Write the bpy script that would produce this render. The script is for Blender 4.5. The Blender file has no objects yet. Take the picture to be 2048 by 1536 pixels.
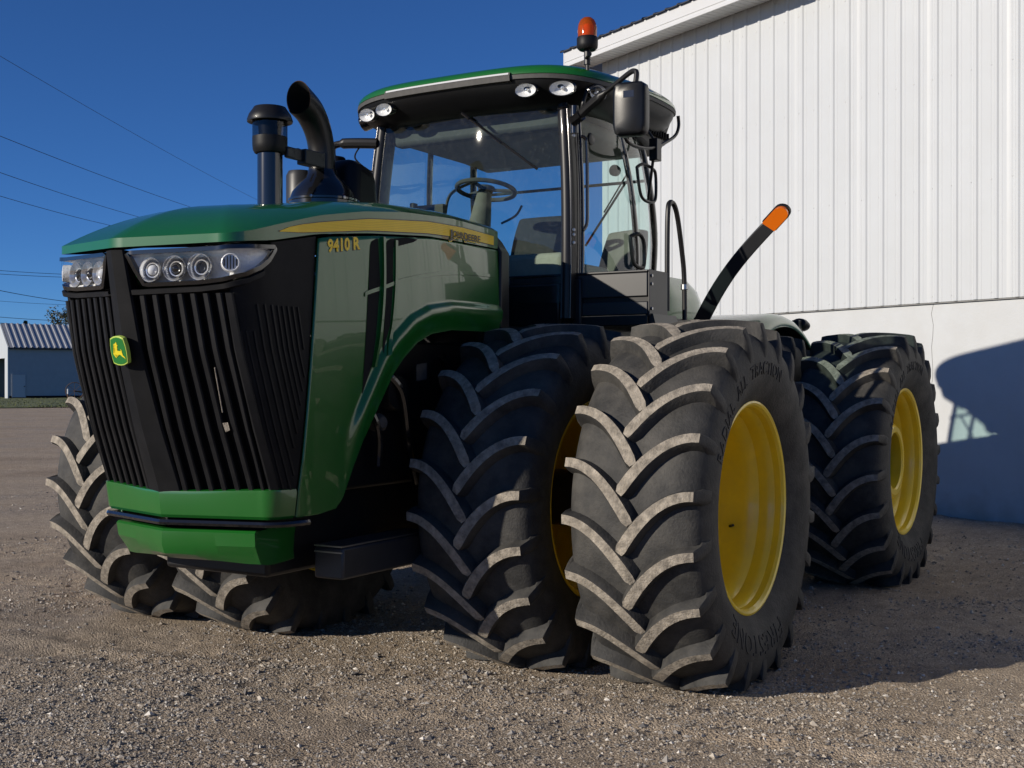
import bpy, bmesh, math, random
import numpy as np
from mathutils import Vector, Matrix
R = math.radians
random.seed(7); rng = np.random.default_rng(11)
SC = bpy.context.scene
COL = SC.collection

# ------------------------------------------------------------------ camera, sky, sun, exposure
cam_d = bpy.data.cameras.new('camera'); cam = bpy.data.objects.new('camera', cam_d); COL.objects.link(cam)
cam_d.sensor_width = 36.0; cam_d.lens = 36.0 * 2400 / 2048
cam_d.clip_start = 0.1; cam_d.clip_end = 6000
cam.location = (0, 0, 1.56); cam.rotation_euler = (R(90 - 0.14), 0, 0)
SC.camera = cam
SUN_EL, SUN_AZ = 19.3, 29.3            # elevation; heading of the light, degrees from +X towards +Y
w = bpy.data.worlds.new('World'); SC.world = w; w.use_nodes = True
nt = w.node_tree; nt.nodes.clear()
sky = nt.nodes.new('ShaderNodeTexSky'); sky.sky_type = 'NISHITA'; sky.sun_disc = False
sky.sun_elevation = R(SUN_EL); sky.sun_rotation = R(-(90 + SUN_AZ)); sky.altitude = 300
sky.air_density = 0.65; sky.dust_density = 0.0; sky.ozone_density = 10.0
bg = nt.nodes.new('ShaderNodeBackground'); bg.inputs[1].default_value = 0.100
wo = nt.nodes.new('ShaderNodeOutputWorld')
nt.links.new(sky.outputs[0], bg.inputs[0]); nt.links.new(bg.outputs[0], wo.inputs[0])
sd = bpy.data.lights.new('sun', 'SUN'); sd.energy = 5.0; sd.angle = R(0.53); sd.color = (1.0, 0.91, 0.78)
so = bpy.data.objects.new('sun', sd); COL.objects.link(so)
sdir = Vector((math.cos(R(SUN_AZ)) * math.cos(R(SUN_EL)), math.sin(R(SUN_AZ)) * math.cos(R(SUN_EL)), -math.sin(R(SUN_EL))))
so.rotation_euler = sdir.to_track_quat('-Z', 'Y').to_euler(); so.location = (-20, -10, 12)
SC.view_settings.view_transform = 'Standard'; SC.view_settings.look = 'None'
SC.view_settings.exposure = 0.0; SC.view_settings.gamma = 1.0; SC.view_settings.use_curve_mapping = False
SC.render.engine = 'CYCLES'
SC.cycles.use_denoising = True
SC.cycles.max_bounces = 8; SC.cycles.transparent_max_bounces = 16
SC.cycles.sample_clamp_indirect = 4.0
SC.cycles.caustics_reflective = False; SC.cycles.caustics_refractive = False

# ------------------------------------------------------------------ materials
MATS = {}
def mat(name, col, rough=0.5, metal=0.0, coat=0.0, spec=0.5, noise=0.0, nscale=8.0, bump=0.0, bscale=60.0, dust=None, dustamt=0.0, dscale=4.0, coatr=0.03, rvar=0.0):
    m = bpy.data.materials.new(name); m.use_nodes = True; t = m.node_tree; b = t.nodes['Principled BSDF']
    b.inputs['Base Color'].default_value = (*col, 1); b.inputs['Roughness'].default_value = rough
    b.inputs['Metallic'].default_value = metal; b.inputs['Specular IOR Level'].default_value = spec
    b.inputs['Coat Weight'].default_value = coat; b.inputs['Coat Roughness'].default_value = coatr
    tc = t.nodes.new('ShaderNodeTexCoord'); L = t.links.new
    def nz(sc, det=6, rg=0.6):
        n = t.nodes.new('ShaderNodeTexNoise'); n.inputs['Scale'].default_value = sc
        n.inputs['Detail'].default_value = det; n.inputs['Roughness'].default_value = rg
        L(tc.outputs['Object'], n.inputs['Vector']); return n
    out = None
    if noise > 0:
        n = nz(nscale); mr = t.nodes.new('ShaderNodeMapRange'); L(n.outputs['Fac'], mr.inputs[0])
        mr.inputs[1].default_value = 0.3; mr.inputs[2].default_value = 0.7
        mr.inputs[3].default_value = 1 - noise; mr.inputs[4].default_value = 1 + noise
        mx = t.nodes.new('ShaderNodeVectorMath'); mx.operation = 'SCALE'; mx.inputs[0].default_value = col
        L(mr.outputs[0], mx.inputs['Scale']); out = mx.outputs[0]
    if dust is not None:
        n = nz(dscale, 8, 0.65); mr = t.nodes.new('ShaderNodeMapRange'); L(n.outputs['Fac'], mr.inputs[0])
        mr.inputs[1].default_value = 0.42; mr.inputs[2].default_value = 0.72
        mr.inputs[3].default_value = 0.0; mr.inputs[4].default_value = dustamt
        mx = t.nodes.new('ShaderNodeMix'); mx.data_type = 'RGBA'; L(mr.outputs[0], mx.inputs[0])
        if out: L(out, mx.inputs[6])
        else: mx.inputs[6].default_value = (*col, 1)
        mx.inputs[7].default_value = (*dust, 1); out = mx.outputs[2]
    if out: L(out, b.inputs['Base Color'])
    if rvar > 0:
        n = nz(nscale * 1.7); mr = t.nodes.new('ShaderNodeMapRange'); L(n.outputs['Fac'], mr.inputs[0])
        mr.inputs[3].default_value = max(0, rough - rvar); mr.inputs[4].default_value = rough + rvar
        L(mr.outputs[0], b.inputs['Roughness'])
    if bump > 0:
        n = nz(bscale, 5); bp = t.nodes.new('ShaderNodeBump'); bp.inputs['Strength'].default_value = bump
        bp.inputs['Distance'].default_value = 0.01
        L(n.outputs['Fac'], bp.inputs['Height']); L(bp.outputs[0], b.inputs['Normal'])
    MATS[name] = m; return m
def glass(name, tint, ior=1.5, rough=0.0, grime=0.0):
    m = bpy.data.materials.new(name); m.use_nodes = True; t = m.node_tree; t.nodes.clear(); L = t.links.new
    o = t.nodes.new('ShaderNodeOutputMaterial'); mx = t.nodes.new('ShaderNodeMixShader')
    tr = t.nodes.new('ShaderNodeBsdfTransparent'); tr.inputs[0].default_value = (*tint, 1)
    gl = t.nodes.new('ShaderNodeBsdfGlossy'); gl.inputs['Roughness'].default_value = rough
    fr = t.nodes.new('ShaderNodeFresnel'); ge = t.nodes.new('ShaderNodeNewGeometry'); io = t.nodes.new('ShaderNodeMapRange')
    io.inputs[3].default_value = ior; io.inputs[4].default_value = 1 / ior; L(ge.outputs['Backfacing'], io.inputs[0]); L(io.outputs[0], fr.inputs[0])
    L(fr.outputs[0], mx.inputs[0]); L(tr.outputs[0], mx.inputs[1]); L(gl.outputs[0], mx.inputs[2])
    last = mx.outputs[0]
    if grime > 0:
        tc = t.nodes.new('ShaderNodeTexCoord'); n = t.nodes.new('ShaderNodeTexNoise'); n.inputs['Scale'].default_value = 26
        n.inputs['Detail'].default_value = 8; n.inputs['Roughness'].default_value = 0.75; L(tc.outputs['Object'], n.inputs['Vector'])
        mr = t.nodes.new('ShaderNodeMapRange'); mr.inputs[1].default_value = 0.5; mr.inputs[2].default_value = 0.8
        mr.inputs[3].default_value = grime * .25; mr.inputs[4].default_value = grime; L(n.outputs['Fac'], mr.inputs[0])
        df = t.nodes.new('ShaderNodeBsdfDiffuse'); df.inputs[0].default_value = (.55, .55, .5, 1)
        m2 = t.nodes.new('ShaderNodeMixShader'); L(mr.outputs[0], m2.inputs[0]); L(last, m2.inputs[1]); L(df.outputs[0], m2.inputs[2]); last = m2.outputs[0]
    L(last, o.inputs[0]); MATS[name] = m; return m
mat('green', (0.0080, 0.110, 0.0125), 0.30, coat=0.75, noise=0.04, nscale=3, coatr=0.015, dust=(.04, .09, .035), dustamt=0.10, dscale=7)
mat('stripe', (0.98, 0.68, 0.03), 0.4, coat=0.15, noise=0.04, spec=0.25)
mat('stripe_line', (0.74, 0.48, 0.02), 0.4, coat=0.15, spec=0.25)
mat('yellow', (0.86, 0.61, 0.025), 0.36, coat=0.6, noise=0.06, nscale=5, dust=(.45, .32, .10), dustamt=0.22, dscale=6, coatr=0.08)
mat('black', (0.008, 0.008, 0.009), 0.42, coat=0.15, noise=0.2, nscale=9, dust=(.05, .046, .04), dustamt=0.12, spec=0.3)
mat('black_gloss', (0.007, 0.007, 0.008), 0.18, coat=0.8)
mat('plastic', (0.0075, 0.0078, 0.009), 0.5, noise=0.25, nscale=14, bump=0.05, bscale=240, dust=(.035, .034, .034), dustamt=0.25, spec=0.22)
mat('mirror_black', (0.007, 0.0075, 0.009), 0.30, spec=0.25, noise=0.2, bump=0.03, bscale=300)
mat('visor_black', (0.005, 0.0052, 0.006), 0.45, noise=0.2, spec=0.25)
mat('mesh_black', (0.0062, 0.0066, 0.0078), 0.6, noise=0.3, nscale=6, bump=0.12, bscale=420, dust=(.028, .027, .028), dustamt=0.3, spec=0.15)
mat('trim_grey', (0.055, 0.053, 0.050), 0.65, noise=0.2, nscale=30)
mat('panel_grey', (0.022, 0.023, 0.026), 0.42, noise=0.15, nscale=6, dust=(.06, .058, .055), dustamt=0.2)
mat('rubber', (0.030, 0.0296, 0.029), 0.70, noise=0.35, nscale=7, bump=0.4, bscale=70, dust=(.105, .098, .086), dustamt=0.6, dscale=5.5, spec=0.35)
mat('lug_dust', (0.33, 0.292, 0.24), 0.85, noise=0.3, nscale=22, bump=0.8, bscale=90, dust=(.075, .068, .060), dustamt=0.75, dscale=24, spec=0.2)
mat('chrome', (0.90, 0.90, 0.90), 0.14, metal=0.65)
mat('reflector', (0.88, 0.88, 0.87), 0.30, metal=0.12, bump=0.6, bscale=45)
mat('bulb', (0.75, 0.76, 0.78), 0.05, metal=0.0, coat=1.0)
mat('steel', (0.42, 0.42, 0.42), 0.35, metal=1.0)
mat('interior', (0.06, 0.057, 0.052), 0.8, noise=0.1)
mat('interior_light', (0.14, 0.13, 0.108), 0.85, noise=0.1, nscale=20)
mat('dash', (0.36, 0.33, 0.27), 0.8, noise=0.08, nscale=20)
mat('seat', (0.022, 0.022, 0.023), 0.9, noise=0.2, nscale=40, bump=.2, bscale=300)
mat('amber', (0.72, 0.15, 0.008), 0.15, coat=1.0, spec=0.6)
mat('deer_green', (0.014, 0.17, 0.03), 0.3, coat=0.6)
mat('deer_yellow', (0.72, 0.60, 0.02), 0.35, coat=0.5)
mat('rim_yellowgreen', (0.45, 0.60, 0.10), 0.35, coat=0.5)
mat('letter_black', (0.012, 0.012, 0.012), 0.4)
mat('deer_dim', (0.02, 0.07, 0.03), 0.5)
glass('cab_glass', (0.76, 0.88, 0.86), 1.52, 0.0, 0.04)
glass('windscreen_glass', (0.76, 0.88, 0.86), 1.52, 0.010, 0.06)
glass('lens_glass', (0.95, 0.96, 0.97), 1.5, 0.0, 0.0)
glass('bowl_glass', (0.42, 0.44, 0.46), 1.5, 0.03)
mat('white_metal', (0.505, 0.525, 0.54), 0.42, noise=0.02, nscale=1.6, dust=(.43, .435, .43), dustamt=0.16, dscale=2.2, bump=0.05, bscale=4)
mat('white_wall', (0.500, 0.518, 0.53), 0.8, noise=0.03, nscale=2.5, bump=0.25, bscale=45, dust=(.43, .425, .405), dustamt=0.35, dscale=1.7)
wm = MATS['white_wall']; t = wm.node_tree; L = t.links.new; b = t.nodes['Principled BSDF']; src = b.inputs['Base Color'].links[0].from_socket
ge = t.nodes.new('ShaderNodeNewGeometry'); sx = t.nodes.new('ShaderNodeSeparateXYZ'); L(ge.outputs['Position'], sx.inputs[0])
nz_ = t.nodes.new('ShaderNodeTexNoise'); nz_.inputs['Scale'].default_value = 5; nz_.inputs['Detail'].default_value = 9; L(ge.outputs['Position'], nz_.inputs['Vector'])
m1 = t.nodes.new('ShaderNodeMath'); m1.operation = 'MULTIPLY_ADD'; m1.inputs[1].default_value = -0.75; m1.inputs[2].default_value = 0.62; L(nz_.outputs[0], m1.inputs[0])
m2_ = t.nodes.new('ShaderNodeMath'); m2_.operation = 'ADD'; L(m1.outputs[0], m2_.inputs[0]); L(sx.outputs['Z'], m2_.inputs[1])
mr = t.nodes.new('ShaderNodeMapRange'); mr.inputs[1].default_value = 0.30; mr.inputs[2].default_value = 0.75; mr.inputs[3].default_value = .55; mr.inputs[4].default_value = 0.0; L(m2_.outputs[0], mr.inputs[0])
mx = t.nodes.new('ShaderNodeMix'); mx.data_type = 'RGBA'; L(mr.outputs[0], mx.inputs[0]); L(src, mx.inputs[6]); mx.inputs[7].default_value = (.24, .205, .165, 1); L(mx.outputs[2], b.inputs['Base Color'])
mat('white_trim', (0.55, 0.56, 0.565), 0.45, noise=0.02)
mat('crack', (0.20, 0.20, 0.195), 0.9)
mat('roof_dark', (0.030, 0.033, 0.040), 0.5)
mat('shed_blue', (0.34, 0.37, 0.40), 0.6, noise=0.05, nscale=2)
mat('shed_door', (0.46, 0.49, 0.52), 0.6)
mat('shed_roof', (0.45, 0.46, 0.47), 0.40, metal=0.4, noise=0.08)
mat('void', (0.004, 0.004, 0.004), 0.95)
mat('bark', (0.10, 0.075, 0.055), 0.9, noise=0.3)
mat('leaf', (0.085, 0.078, 0.028), 0.7, noise=0.5, nscale=0.8)
mat('needle', (0.022, 0.040, 0.020), 0.8, noise=0.4)
mat('wire', (0.015, 0.016, 0.02), 0.6)
mat('rust', (0.10, 0.055, 0.03), 0.8, noise=.4)

# ------------------------------------------------------------------ mesh helpers
class MB:
    def __init__(s): s.v = []; s.f = []; s.m = []
    def add(s, vs, fs, mi=0):
        o = len(s.v); s.v += [tuple(p) for p in vs]
        for f in fs: s.f.append(tuple(i + o for i in f)); s.m.append(mi)
        return s
    def box(s, x0, x1, y0, y1, z0, z1, mi=0):
        v = [(x, y, z) for x in (x0, x1) for y in (y0, y1) for z in (z0, z1)]
        return s.add(v, [(0, 1, 3, 2), (4, 6, 7, 5), (0, 4, 5, 1), (2, 3, 7, 6), (0, 2, 6, 4), (1, 5, 7, 3)], mi)
    def hexa(s, v, mi=0):   # 4 bottom + 4 top points
        return s.add(v, [(3, 2, 1, 0), (4, 5, 6, 7), (0, 1, 5, 4), (1, 2, 6, 5), (2, 3, 7, 6), (3, 0, 4, 7)], mi)
    def tube(s, path, r, n=10, mi=0, cap=True, closed=False):
        P = [Vector(p) for p in path]; N = len(P); rs = r if isinstance(r, (list, tuple)) else [r] * N
        up = None; rings = []
        for i in range(N):
            a = P[(i - 1) % N] if (i > 0 or closed) else P[i]; b = P[(i + 1) % N] if (i < N - 1 or closed) else P[i]
            d = (b - a).normalized()
            if up is None: up = Vector((0, 0, 1)) if abs(d.z) < 0.9 else Vector((1, 0, 0))
            x = d.cross(up)
            if x.length < 1e-4: x = d.cross(Vector((0, 1, 0)))
            x.normalize(); y = x.cross(d).normalized(); up = y
            rings.append([P[i] + rs[i] * (math.cos(2 * math.pi * k / n) * x + math.sin(2 * math.pi * k / n) * y) for k in range(n)])
        vs = [p for rg in rings for p in rg]; fs = []
        M = N if closed else N - 1
        for i in range(M):
            j = (i + 1) % N
            for k in range(n): fs.append((i * n + k, i * n + (k + 1) % n, j * n + (k + 1) % n, j * n + k))
        if cap and not closed:
            fs.append(tuple(range(n - 1, -1, -1))); fs.append(tuple((N - 1) * n + k for k in range(n)))
        return s.add(vs, fs, mi)
    def lathe(s, prof, o=(0, 0, 0), ax=(0, 0, 1), n=32, mi=0, sx=1.0, sy=1.0, closed=False, up=None):
        ax = Vector(ax).normalized(); u = Vector(up) if up else (Vector((0, 0, 1)) if abs(ax.z) < 0.9 else Vector((1, 0, 0)))
        x = u.cross(ax).normalized(); y = ax.cross(x); o = Vector(o); vs = []
        for (r, h) in prof:
            for k in range(n):
                a = 2 * math.pi * k / n; vs.append(o + ax * h + x * (r * sx * math.cos(a)) + y * (r * sy * math.sin(a)))
        fs = []; N = len(prof)
        for i in range(N if closed else N - 1):
            j = (i + 1) % N
            for k in range(n): fs.append((i * n + k, i * n + (k + 1) % n, j * n + (k + 1) % n, j * n + k))
        return s.add(vs, fs, mi)
    def grid(s, rows, mi=0, close=False):   # rows: list of equal-length point lists
        n = len(rows[0]); vs = [p for r in rows for p in r]; fs = []
        for i in range(len(rows) - 1):
            for k in range(n if close else n - 1):
                k2 = (k + 1) % n; fs.append((i * n + k, i * n + k2, (i + 1) * n + k2, (i + 1) * n + k))
        return s.add(vs, fs, mi)
    def prism(s, poly, fn0, fn1, mi=0):     # poly 2-D points, fn maps (a,b)->xyz for front/back
        n = len(poly); s.add([fn0(*p) for p in poly] + [fn1(*p) for p in poly],
              [tuple(range(n)), tuple(range(2 * n - 1, n - 1, -1))] + [(i, i + n, (i + 1) % n + n, (i + 1) % n) for i in range(n)], mi); return s
    def build(s, name, mats, parent=None, bevel=0, smooth=35, solid=0, seg=2):
        me = bpy.data.meshes.new(name); me.from_pydata(s.v, [], s.f)
        for m in (mats if isinstance(mats, (list, tuple)) else [mats]): me.materials.append(MATS[m])
        me.polygons.foreach_set('material_index', s.m)
        bm = bmesh.new(); bm.from_mesh(me); bmesh.ops.recalc_face_normals(bm, faces=bm.faces); bm.to_mesh(me); bm.free()
        me.polygons.foreach_set('use_smooth', [True] * len(me.polygons)); me.set_sharp_from_angle(angle=R(smooth)); me.update()
        o = bpy.data.objects.new(name, me); COL.objects.link(o)
        if parent is not None: o.parent = parent
        if solid:
            sm = o.modifiers.new('s', 'SOLIDIFY'); sm.thickness = solid; sm.offset = 0
        if bevel:
            b = o.modifiers.new('b', 'BEVEL'); b.width = bevel; b.segments = seg; b.limit_method = 'ANGLE'; b.angle_limit = R(40)
            b.harden_normals = False
        return o
def empty(name, loc=(0, 0, 0), rz=0, parent=None):
    o = bpy.data.objects.new(name, None); COL.objects.link(o); o.location = loc; o.rotation_euler = (0, 0, rz); o.parent = parent; return o
def tag(o, label=None, cat=None, group=None, kind=None):
    for k, v in (('label', label), ('category', cat), ('group', group), ('kind', kind)):
        if v: o[k] = v
    return o
def fast_mesh(name, verts, faces, mats, cols=None, smooth=False):
    me = bpy.data.meshes.new(name); n = faces.shape[1]
    me.vertices.add(len(verts)); me.vertices.foreach_set('co', verts.astype(np.float32).ravel())
    me.loops.add(faces.size); me.loops.foreach_set('vertex_index', faces.astype(np.int32).ravel())
    me.polygons.add(len(faces)); me.polygons.foreach_set('loop_start', np.arange(0, faces.size, n, dtype=np.int32))
    me.polygons.foreach_set('use_smooth', np.full(len(faces), smooth))
    if cols is not None:
        a = me.color_attributes.new('col', 'FLOAT_COLOR', 'POINT'); a.data.foreach_set('color', cols.astype(np.float32).ravel())
    me.materials.append(mats); me.update(calc_edges=True); me.validate()
    o = bpy.data.objects.new(name, me); COL.objects.link(o); return o
def interp(x, tab):
    return float(np.interp(x, [a for a, b in tab], [b for a, b in tab]))
def smooth_path(pts, n=6):
    P = [Vector(p) for p in pts]; out = []
    for i in range(len(P) - 1):
        p0 = P[max(i - 1, 0)]; p1 = P[i]; p2 = P[i + 1]; p3 = P[min(i + 2, len(P) - 1)]
        for k in range(n):
            t = k / n; out.append(0.5 * ((2 * p1) + (p2 - p0) * t + (2 * p0 - 5 * p1 + 4 * p2 - p3) * t * t + (3 * p1 - p0 - 3 * p2 + p3) * t ** 3))
    out.append(P[-1]); return out
def fbm(x, y, seed=0, octs=5, lac=2.03, gain=0.5):
    r = np.random.default_rng(seed); tot = np.zeros_like(x); amp = 1.0; f = 1.0
    for o in range(octs):
        T = r.random((64, 64)); xi = x * f + o * 17.3; yi = y * f + o * 9.1
        x0 = np.floor(xi).astype(int); y0 = np.floor(yi).astype(int); fx = xi - x0; fy = yi - y0
        fx = fx * fx * (3 - 2 * fx); fy = fy * fy * (3 - 2 * fy)
        a = T[x0 % 64, y0 % 64]; b = T[(x0 + 1) % 64, y0 % 64]; c = T[x0 % 64, (y0 + 1) % 64]; d = T[(x0 + 1) % 64, (y0 + 1) % 64]
        tot += amp * ((a * (1 - fx) + b * fx) * (1 - fy) + (c * (1 - fx) + d * fx) * fy - 0.5); amp *= gain; f *= lac
    return tot

# ------------------------------------------------------------------ ground
YAW = R(30.3)
TC = Vector((-0.5906, 7.3766, 0))        # ground point below the centre of the tractor's front axle
FW = Vector((-math.sin(YAW), -math.cos(YAW), 0)); LF = Vector((math.cos(YAW), -math.sin(YAW), 0))
REAR_C = TC - FW * 3.45
def ground_z(x, y):
    z = 0.030 * np.exp(-(((x - REAR_C.x) / 3.2) ** 2 + ((y - REAR_C.y) / 2.4) ** 2))
    dw = (x - 4.514) * -0.844 + (y - 11.7) * -0.536
    z = z + 0.20 * np.exp(-(np.clip(dw, 0, None) / 1.7) ** 2) * np.exp(-(np.clip(-dw, 0, None) / 8.0) ** 2) * np.exp(-((x * -.536 + y * .844 - 7.45) / 16) ** 4)
    near = np.exp(-((y - 7) / 9.0) ** 4) * np.exp(-(x / 11.0) ** 4)
    d = 0.040 * fbm(x * 0.55, y * 0.55, 3, 3) + near * (0.022 * fbm(x * 2.3, y * 2.3, 4, 4) + 0.012 * fbm(x * 14, y * 14, 5, 3))
    # faint tyre tracks running past the front of the tractor
    q = (x * 0.42 + y * 0.91) - 5.2
    for off_, ang in ((5.05, .44), (5.62, .40)):
        q2 = x * ang + y * math.sqrt(1 - ang * ang) - off_
        d = d - near * 0.010 * np.exp(-(q2 / .10) ** 2) * (0.55 + 0.45 * np.sin((x - .5 * y) * 42)) + near * .005 * np.exp(-((np.abs(q2) - .17) / .06) ** 2)
    d = d + near * 0.010 * np.sin(q * 26) * np.exp(-(q / 0.55) ** 2) * (x > 0.2) * np.clip((x - .2), 0, 1)
    # keep level below the tyres
    tl = (x - TC.x) * FW.x + (y - TC.y) * FW.y; sl = np.abs((x - TC.x) * LF.x + (y - TC.y) * LF.y)
    flat = np.zeros_like(x)
    for tt in (0, -3.45):
        flat = np.maximum(flat, np.exp(-((tl - tt) / 0.55) ** 4) * np.exp(-((sl - 1.4) / 1.15) ** 6))
    return z + d * (1 - 0.92 * flat) - 0.012 * flat
def axis(lo, hi, step, far, g=1.16):
    a = list(np.arange(lo, hi, step)); s = step; x = a[-1]
    while x < far: s *= g; x += s; a.append(x)
    s = step; x = a[0]; b = []
    while x > -far: s *= g; x -= s; b.append(x)
    return np.array(b[::-1] + a)
gx = axis(-4.6, 6.4, 0.035, 2500); gy = axis(4.2, 11.5, 0.035, 2500)
GX, GY = np.meshgrid(gx, gy); GZ = ground_z(GX, GY)
nv = len(gx); idx = np.arange(GX.size).reshape(GX.shape)
fc = np.stack([idx[:-1, :-1], idx[:-1, 1:], idx[1:, 1:], idx[1:, :-1]], -1).reshape(-1, 4)
gm = bpy.data.materials.new('gravel_ground'); gm.use_nodes = True; t = gm.node_tree; b = t.nodes['Principled BSDF']; L = t.links.new
tc = t.nodes.new('ShaderNodeTexCoord')
def nzn(sc, det=8, rg=0.6):
    n = t.nodes.new('ShaderNodeTexNoise'); n.inputs['Scale'].default_value = sc; n.inputs['Detail'].default_value = det; n.inputs['Roughness'].default_value = rg
    L(tc.outputs['Object'], n.inputs['Vector']); return n
def ramp(src, stops):
    r = t.nodes.new('ShaderNodeValToRGB'); L(src, r.inputs[0]); e = r.color_ramp.elements
    e[0].position, e[0].color = stops[0][0], (*stops[0][1], 1); e[1].position, e[1].color = stops[-1][0], (*stops[-1][1], 1)
    for p, c in stops[1:-1]:
        q = e.new(p); q.color = (*c, 1)
    return r
def mixc(a, b2, fac, mode='MIX'):
    m = t.nodes.new('ShaderNodeMix'); m.data_type = 'RGBA'; m.blend_type = mode
    if isinstance(fac, float): m.inputs[0].default_value = fac
    else: L(fac, m.inputs[0])
    L(a, m.inputs[6]); L(b2, m.inputs[7]); return m.outputs[2]
big = ramp(nzn(0.45, 5).outputs[0], [(.35, (.315, .262, .205)), (.5, (.365, .312, .252)), (.68, (.320, .285, .246))])
mid = ramp(nzn(7, 8, .7).outputs[0], [(.3, (.80, .78, .76)), (.7, (1.25, 1.22, 1.18))])
vor = t.nodes.new('ShaderNodeTexVoronoi'); vor.inputs['Scale'].default_value = 95; L(tc.outputs['Object'], vor.inputs['Vector'])
peb = ramp(vor.outputs['Color'], [(.15, (.72, .70, .68)), (.6, (1.0, .98, .95)), (.95, (1.45, 1.42, 1.36))])
c1 = mixc(big.outputs[0], mid.outputs[0], 1.0, 'MULTIPLY'); mp = t.nodes.new('ShaderNodeMapping'); mp.inputs['Scale'].default_value = (0.16, 1.0, 1.0); mp.inputs['Rotation'].default_value = (0, 0, 0.12); L(tc.outputs['Object'], mp.inputs[0])
sn = nzn(0.9, 7, .65); L(mp.outputs[0], sn.inputs['Vector']); stk = ramp(sn.outputs[0], [(.30, (.74, .72, .71)), (.5, (1.0, .99, .97)), (.68, (1.28, 1.22, 1.12))])
c0 = mixc(c1, stk.outputs[0], 0.45, 'MULTIPLY'); c2 = mixc(c0, peb.outputs[0], 0.8, 'MULTIPLY')
L(c2, b.inputs['Base Color']); b.inputs['Roughness'].default_value = 0.95; b.inputs['Specular IOR Level'].default_value = 0.15
bp = t.nodes.new('ShaderNodeBump'); bp.inputs['Strength'].default_value = 0.9; bp.inputs['Distance'].default_value = 0.012
ad = t.nodes.new('ShaderNodeMath'); ad.operation = 'ADD'; nf = nzn(60, 6, .7); L(nf.outputs[0], ad.inputs[0])
vd = t.nodes.new('ShaderNodeMath'); vd.operation = 'MULTIPLY'; vd.inputs[1].default_value = -0.9; L(vor.outputs['Distance'], vd.inputs[0]); L(vd.outputs[0], ad.inputs[1])
L(ad.outputs[0], bp.inputs['Height']); L(bp.outputs[0], b.inputs['Normal'])
ground = fast_mesh('ground', np.stack([GX.ravel(), GY.ravel(), GZ.ravel()], -1), fc, gm, smooth=True)
tag(ground, 'brown packed gravel yard', kind='structure')

# loose stones: nobody could count them
sm = bpy.data.materials.new('loose_stone'); sm.use_nodes = True; t = sm.node_tree; b = t.nodes['Principled BSDF']
at = t.nodes.new('ShaderNodeAttribute'); at.attribute_name = 'col'; t.links.new(at.outputs['Color'], b.inputs['Base Color']); b.inputs['Roughness'].default_value = 0.85
def stones(n, y0, y1, smin, smax, seed, patch=True):
    r = np.random.default_rng(seed); y = y0 + (y1 - y0) * r.random(n * 3) ** 0.9; x = (r.random(n * 3) * 2 - 1) * (0.47 * y + 0.4)
    if patch:
        d = fbm(x * 0.9 + 3, y * 0.9, 21, 4); grey = fbm(x * .5 - 2, y * .5 + 5, 8, 2)
        left = np.clip(1.15 - np.hypot(x + 1.7, (y - 5.6) * 1.0) / 1.5, 0, 1)
        p = np.clip(0.33 + 1.1 * d + 0.75 * left, 0.05, 1)
        k = r.random(n * 3) < p; x = x[k][:n]; y = y[k][:n]
    n = len(x); s = smin * (smax / smin) ** (r.random(n) ** 2.6)
    z = ground_z(x, y) + s * 0.18
    base = np.array([(1, 0, 0), (0, 1, 0), (-1, 0, 0), (0, -1, 0), (0, 0, 1), (0, 0, -1)], float)
    fcs = np.array([(0, 1, 4), (1, 2, 4), (2, 3, 4), (3, 0, 4), (1, 0, 5), (2, 1, 5), (3, 2, 5), (0, 3, 5)])
    v = base[None] * (0.65 + 0.7 * r.random((n, 6, 1))) * np.stack([1 + .5 * r.random(n), .6 + .5 * r.random(n), .45 + .45 * r.random(n)], -1)[:, None, :]
    v += (r.random((n, 6, 3)) - .5) * 0.5
    a = r.random(n) * 6.283; ca, sa = np.cos(a)[:, None], np.sin(a)[:, None]
    vx = v[..., 0] * ca - v[..., 1] * sa; vy = v[..., 0] * sa + v[..., 1] * ca; v = np.stack([vx, vy, v[..., 2]], -1) * s[:, None, None]
    v += np.stack([x, y, z], -1)[:, None, :]
    c = np.array([(.30, .255, .205), (.275, .255, .23), (.40, .355, .295), (.175, .16, .145), (.58, .545, .49)])[r.choice(5, n, p=[.36, .27, .2, .12, .05])]
    c = c * (0.75 + 0.5 * r.random((n, 1))); c = np.concatenate([c, np.ones((n, 1))], -1)
    return v.reshape(-1, 3), (fcs[None] + 6 * np.arange(n)[:, None, None]).reshape(-1, 3), np.repeat(c, 6, 0)
A = [stones(62000, 4.5, 8.5, 0.0028, 0.012, 1), stones(15000, 7.5, 17, 0.005, 0.017, 2), stones(700, 4.7, 12, 0.010, 0.024, 3)]
off = 0; VV = []; FF = []; CC = []
for v, f, c in A: VV.append(v); FF.append(f + off); CC.append(c); off += len(v)
gravel = fast_mesh('gravel', np.concatenate(VV), np.concatenate(FF), sm, np.concatenate(CC))
tag(gravel, 'loose angular gravel stones strewn over the yard', 'gravel', kind='stuff')

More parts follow.
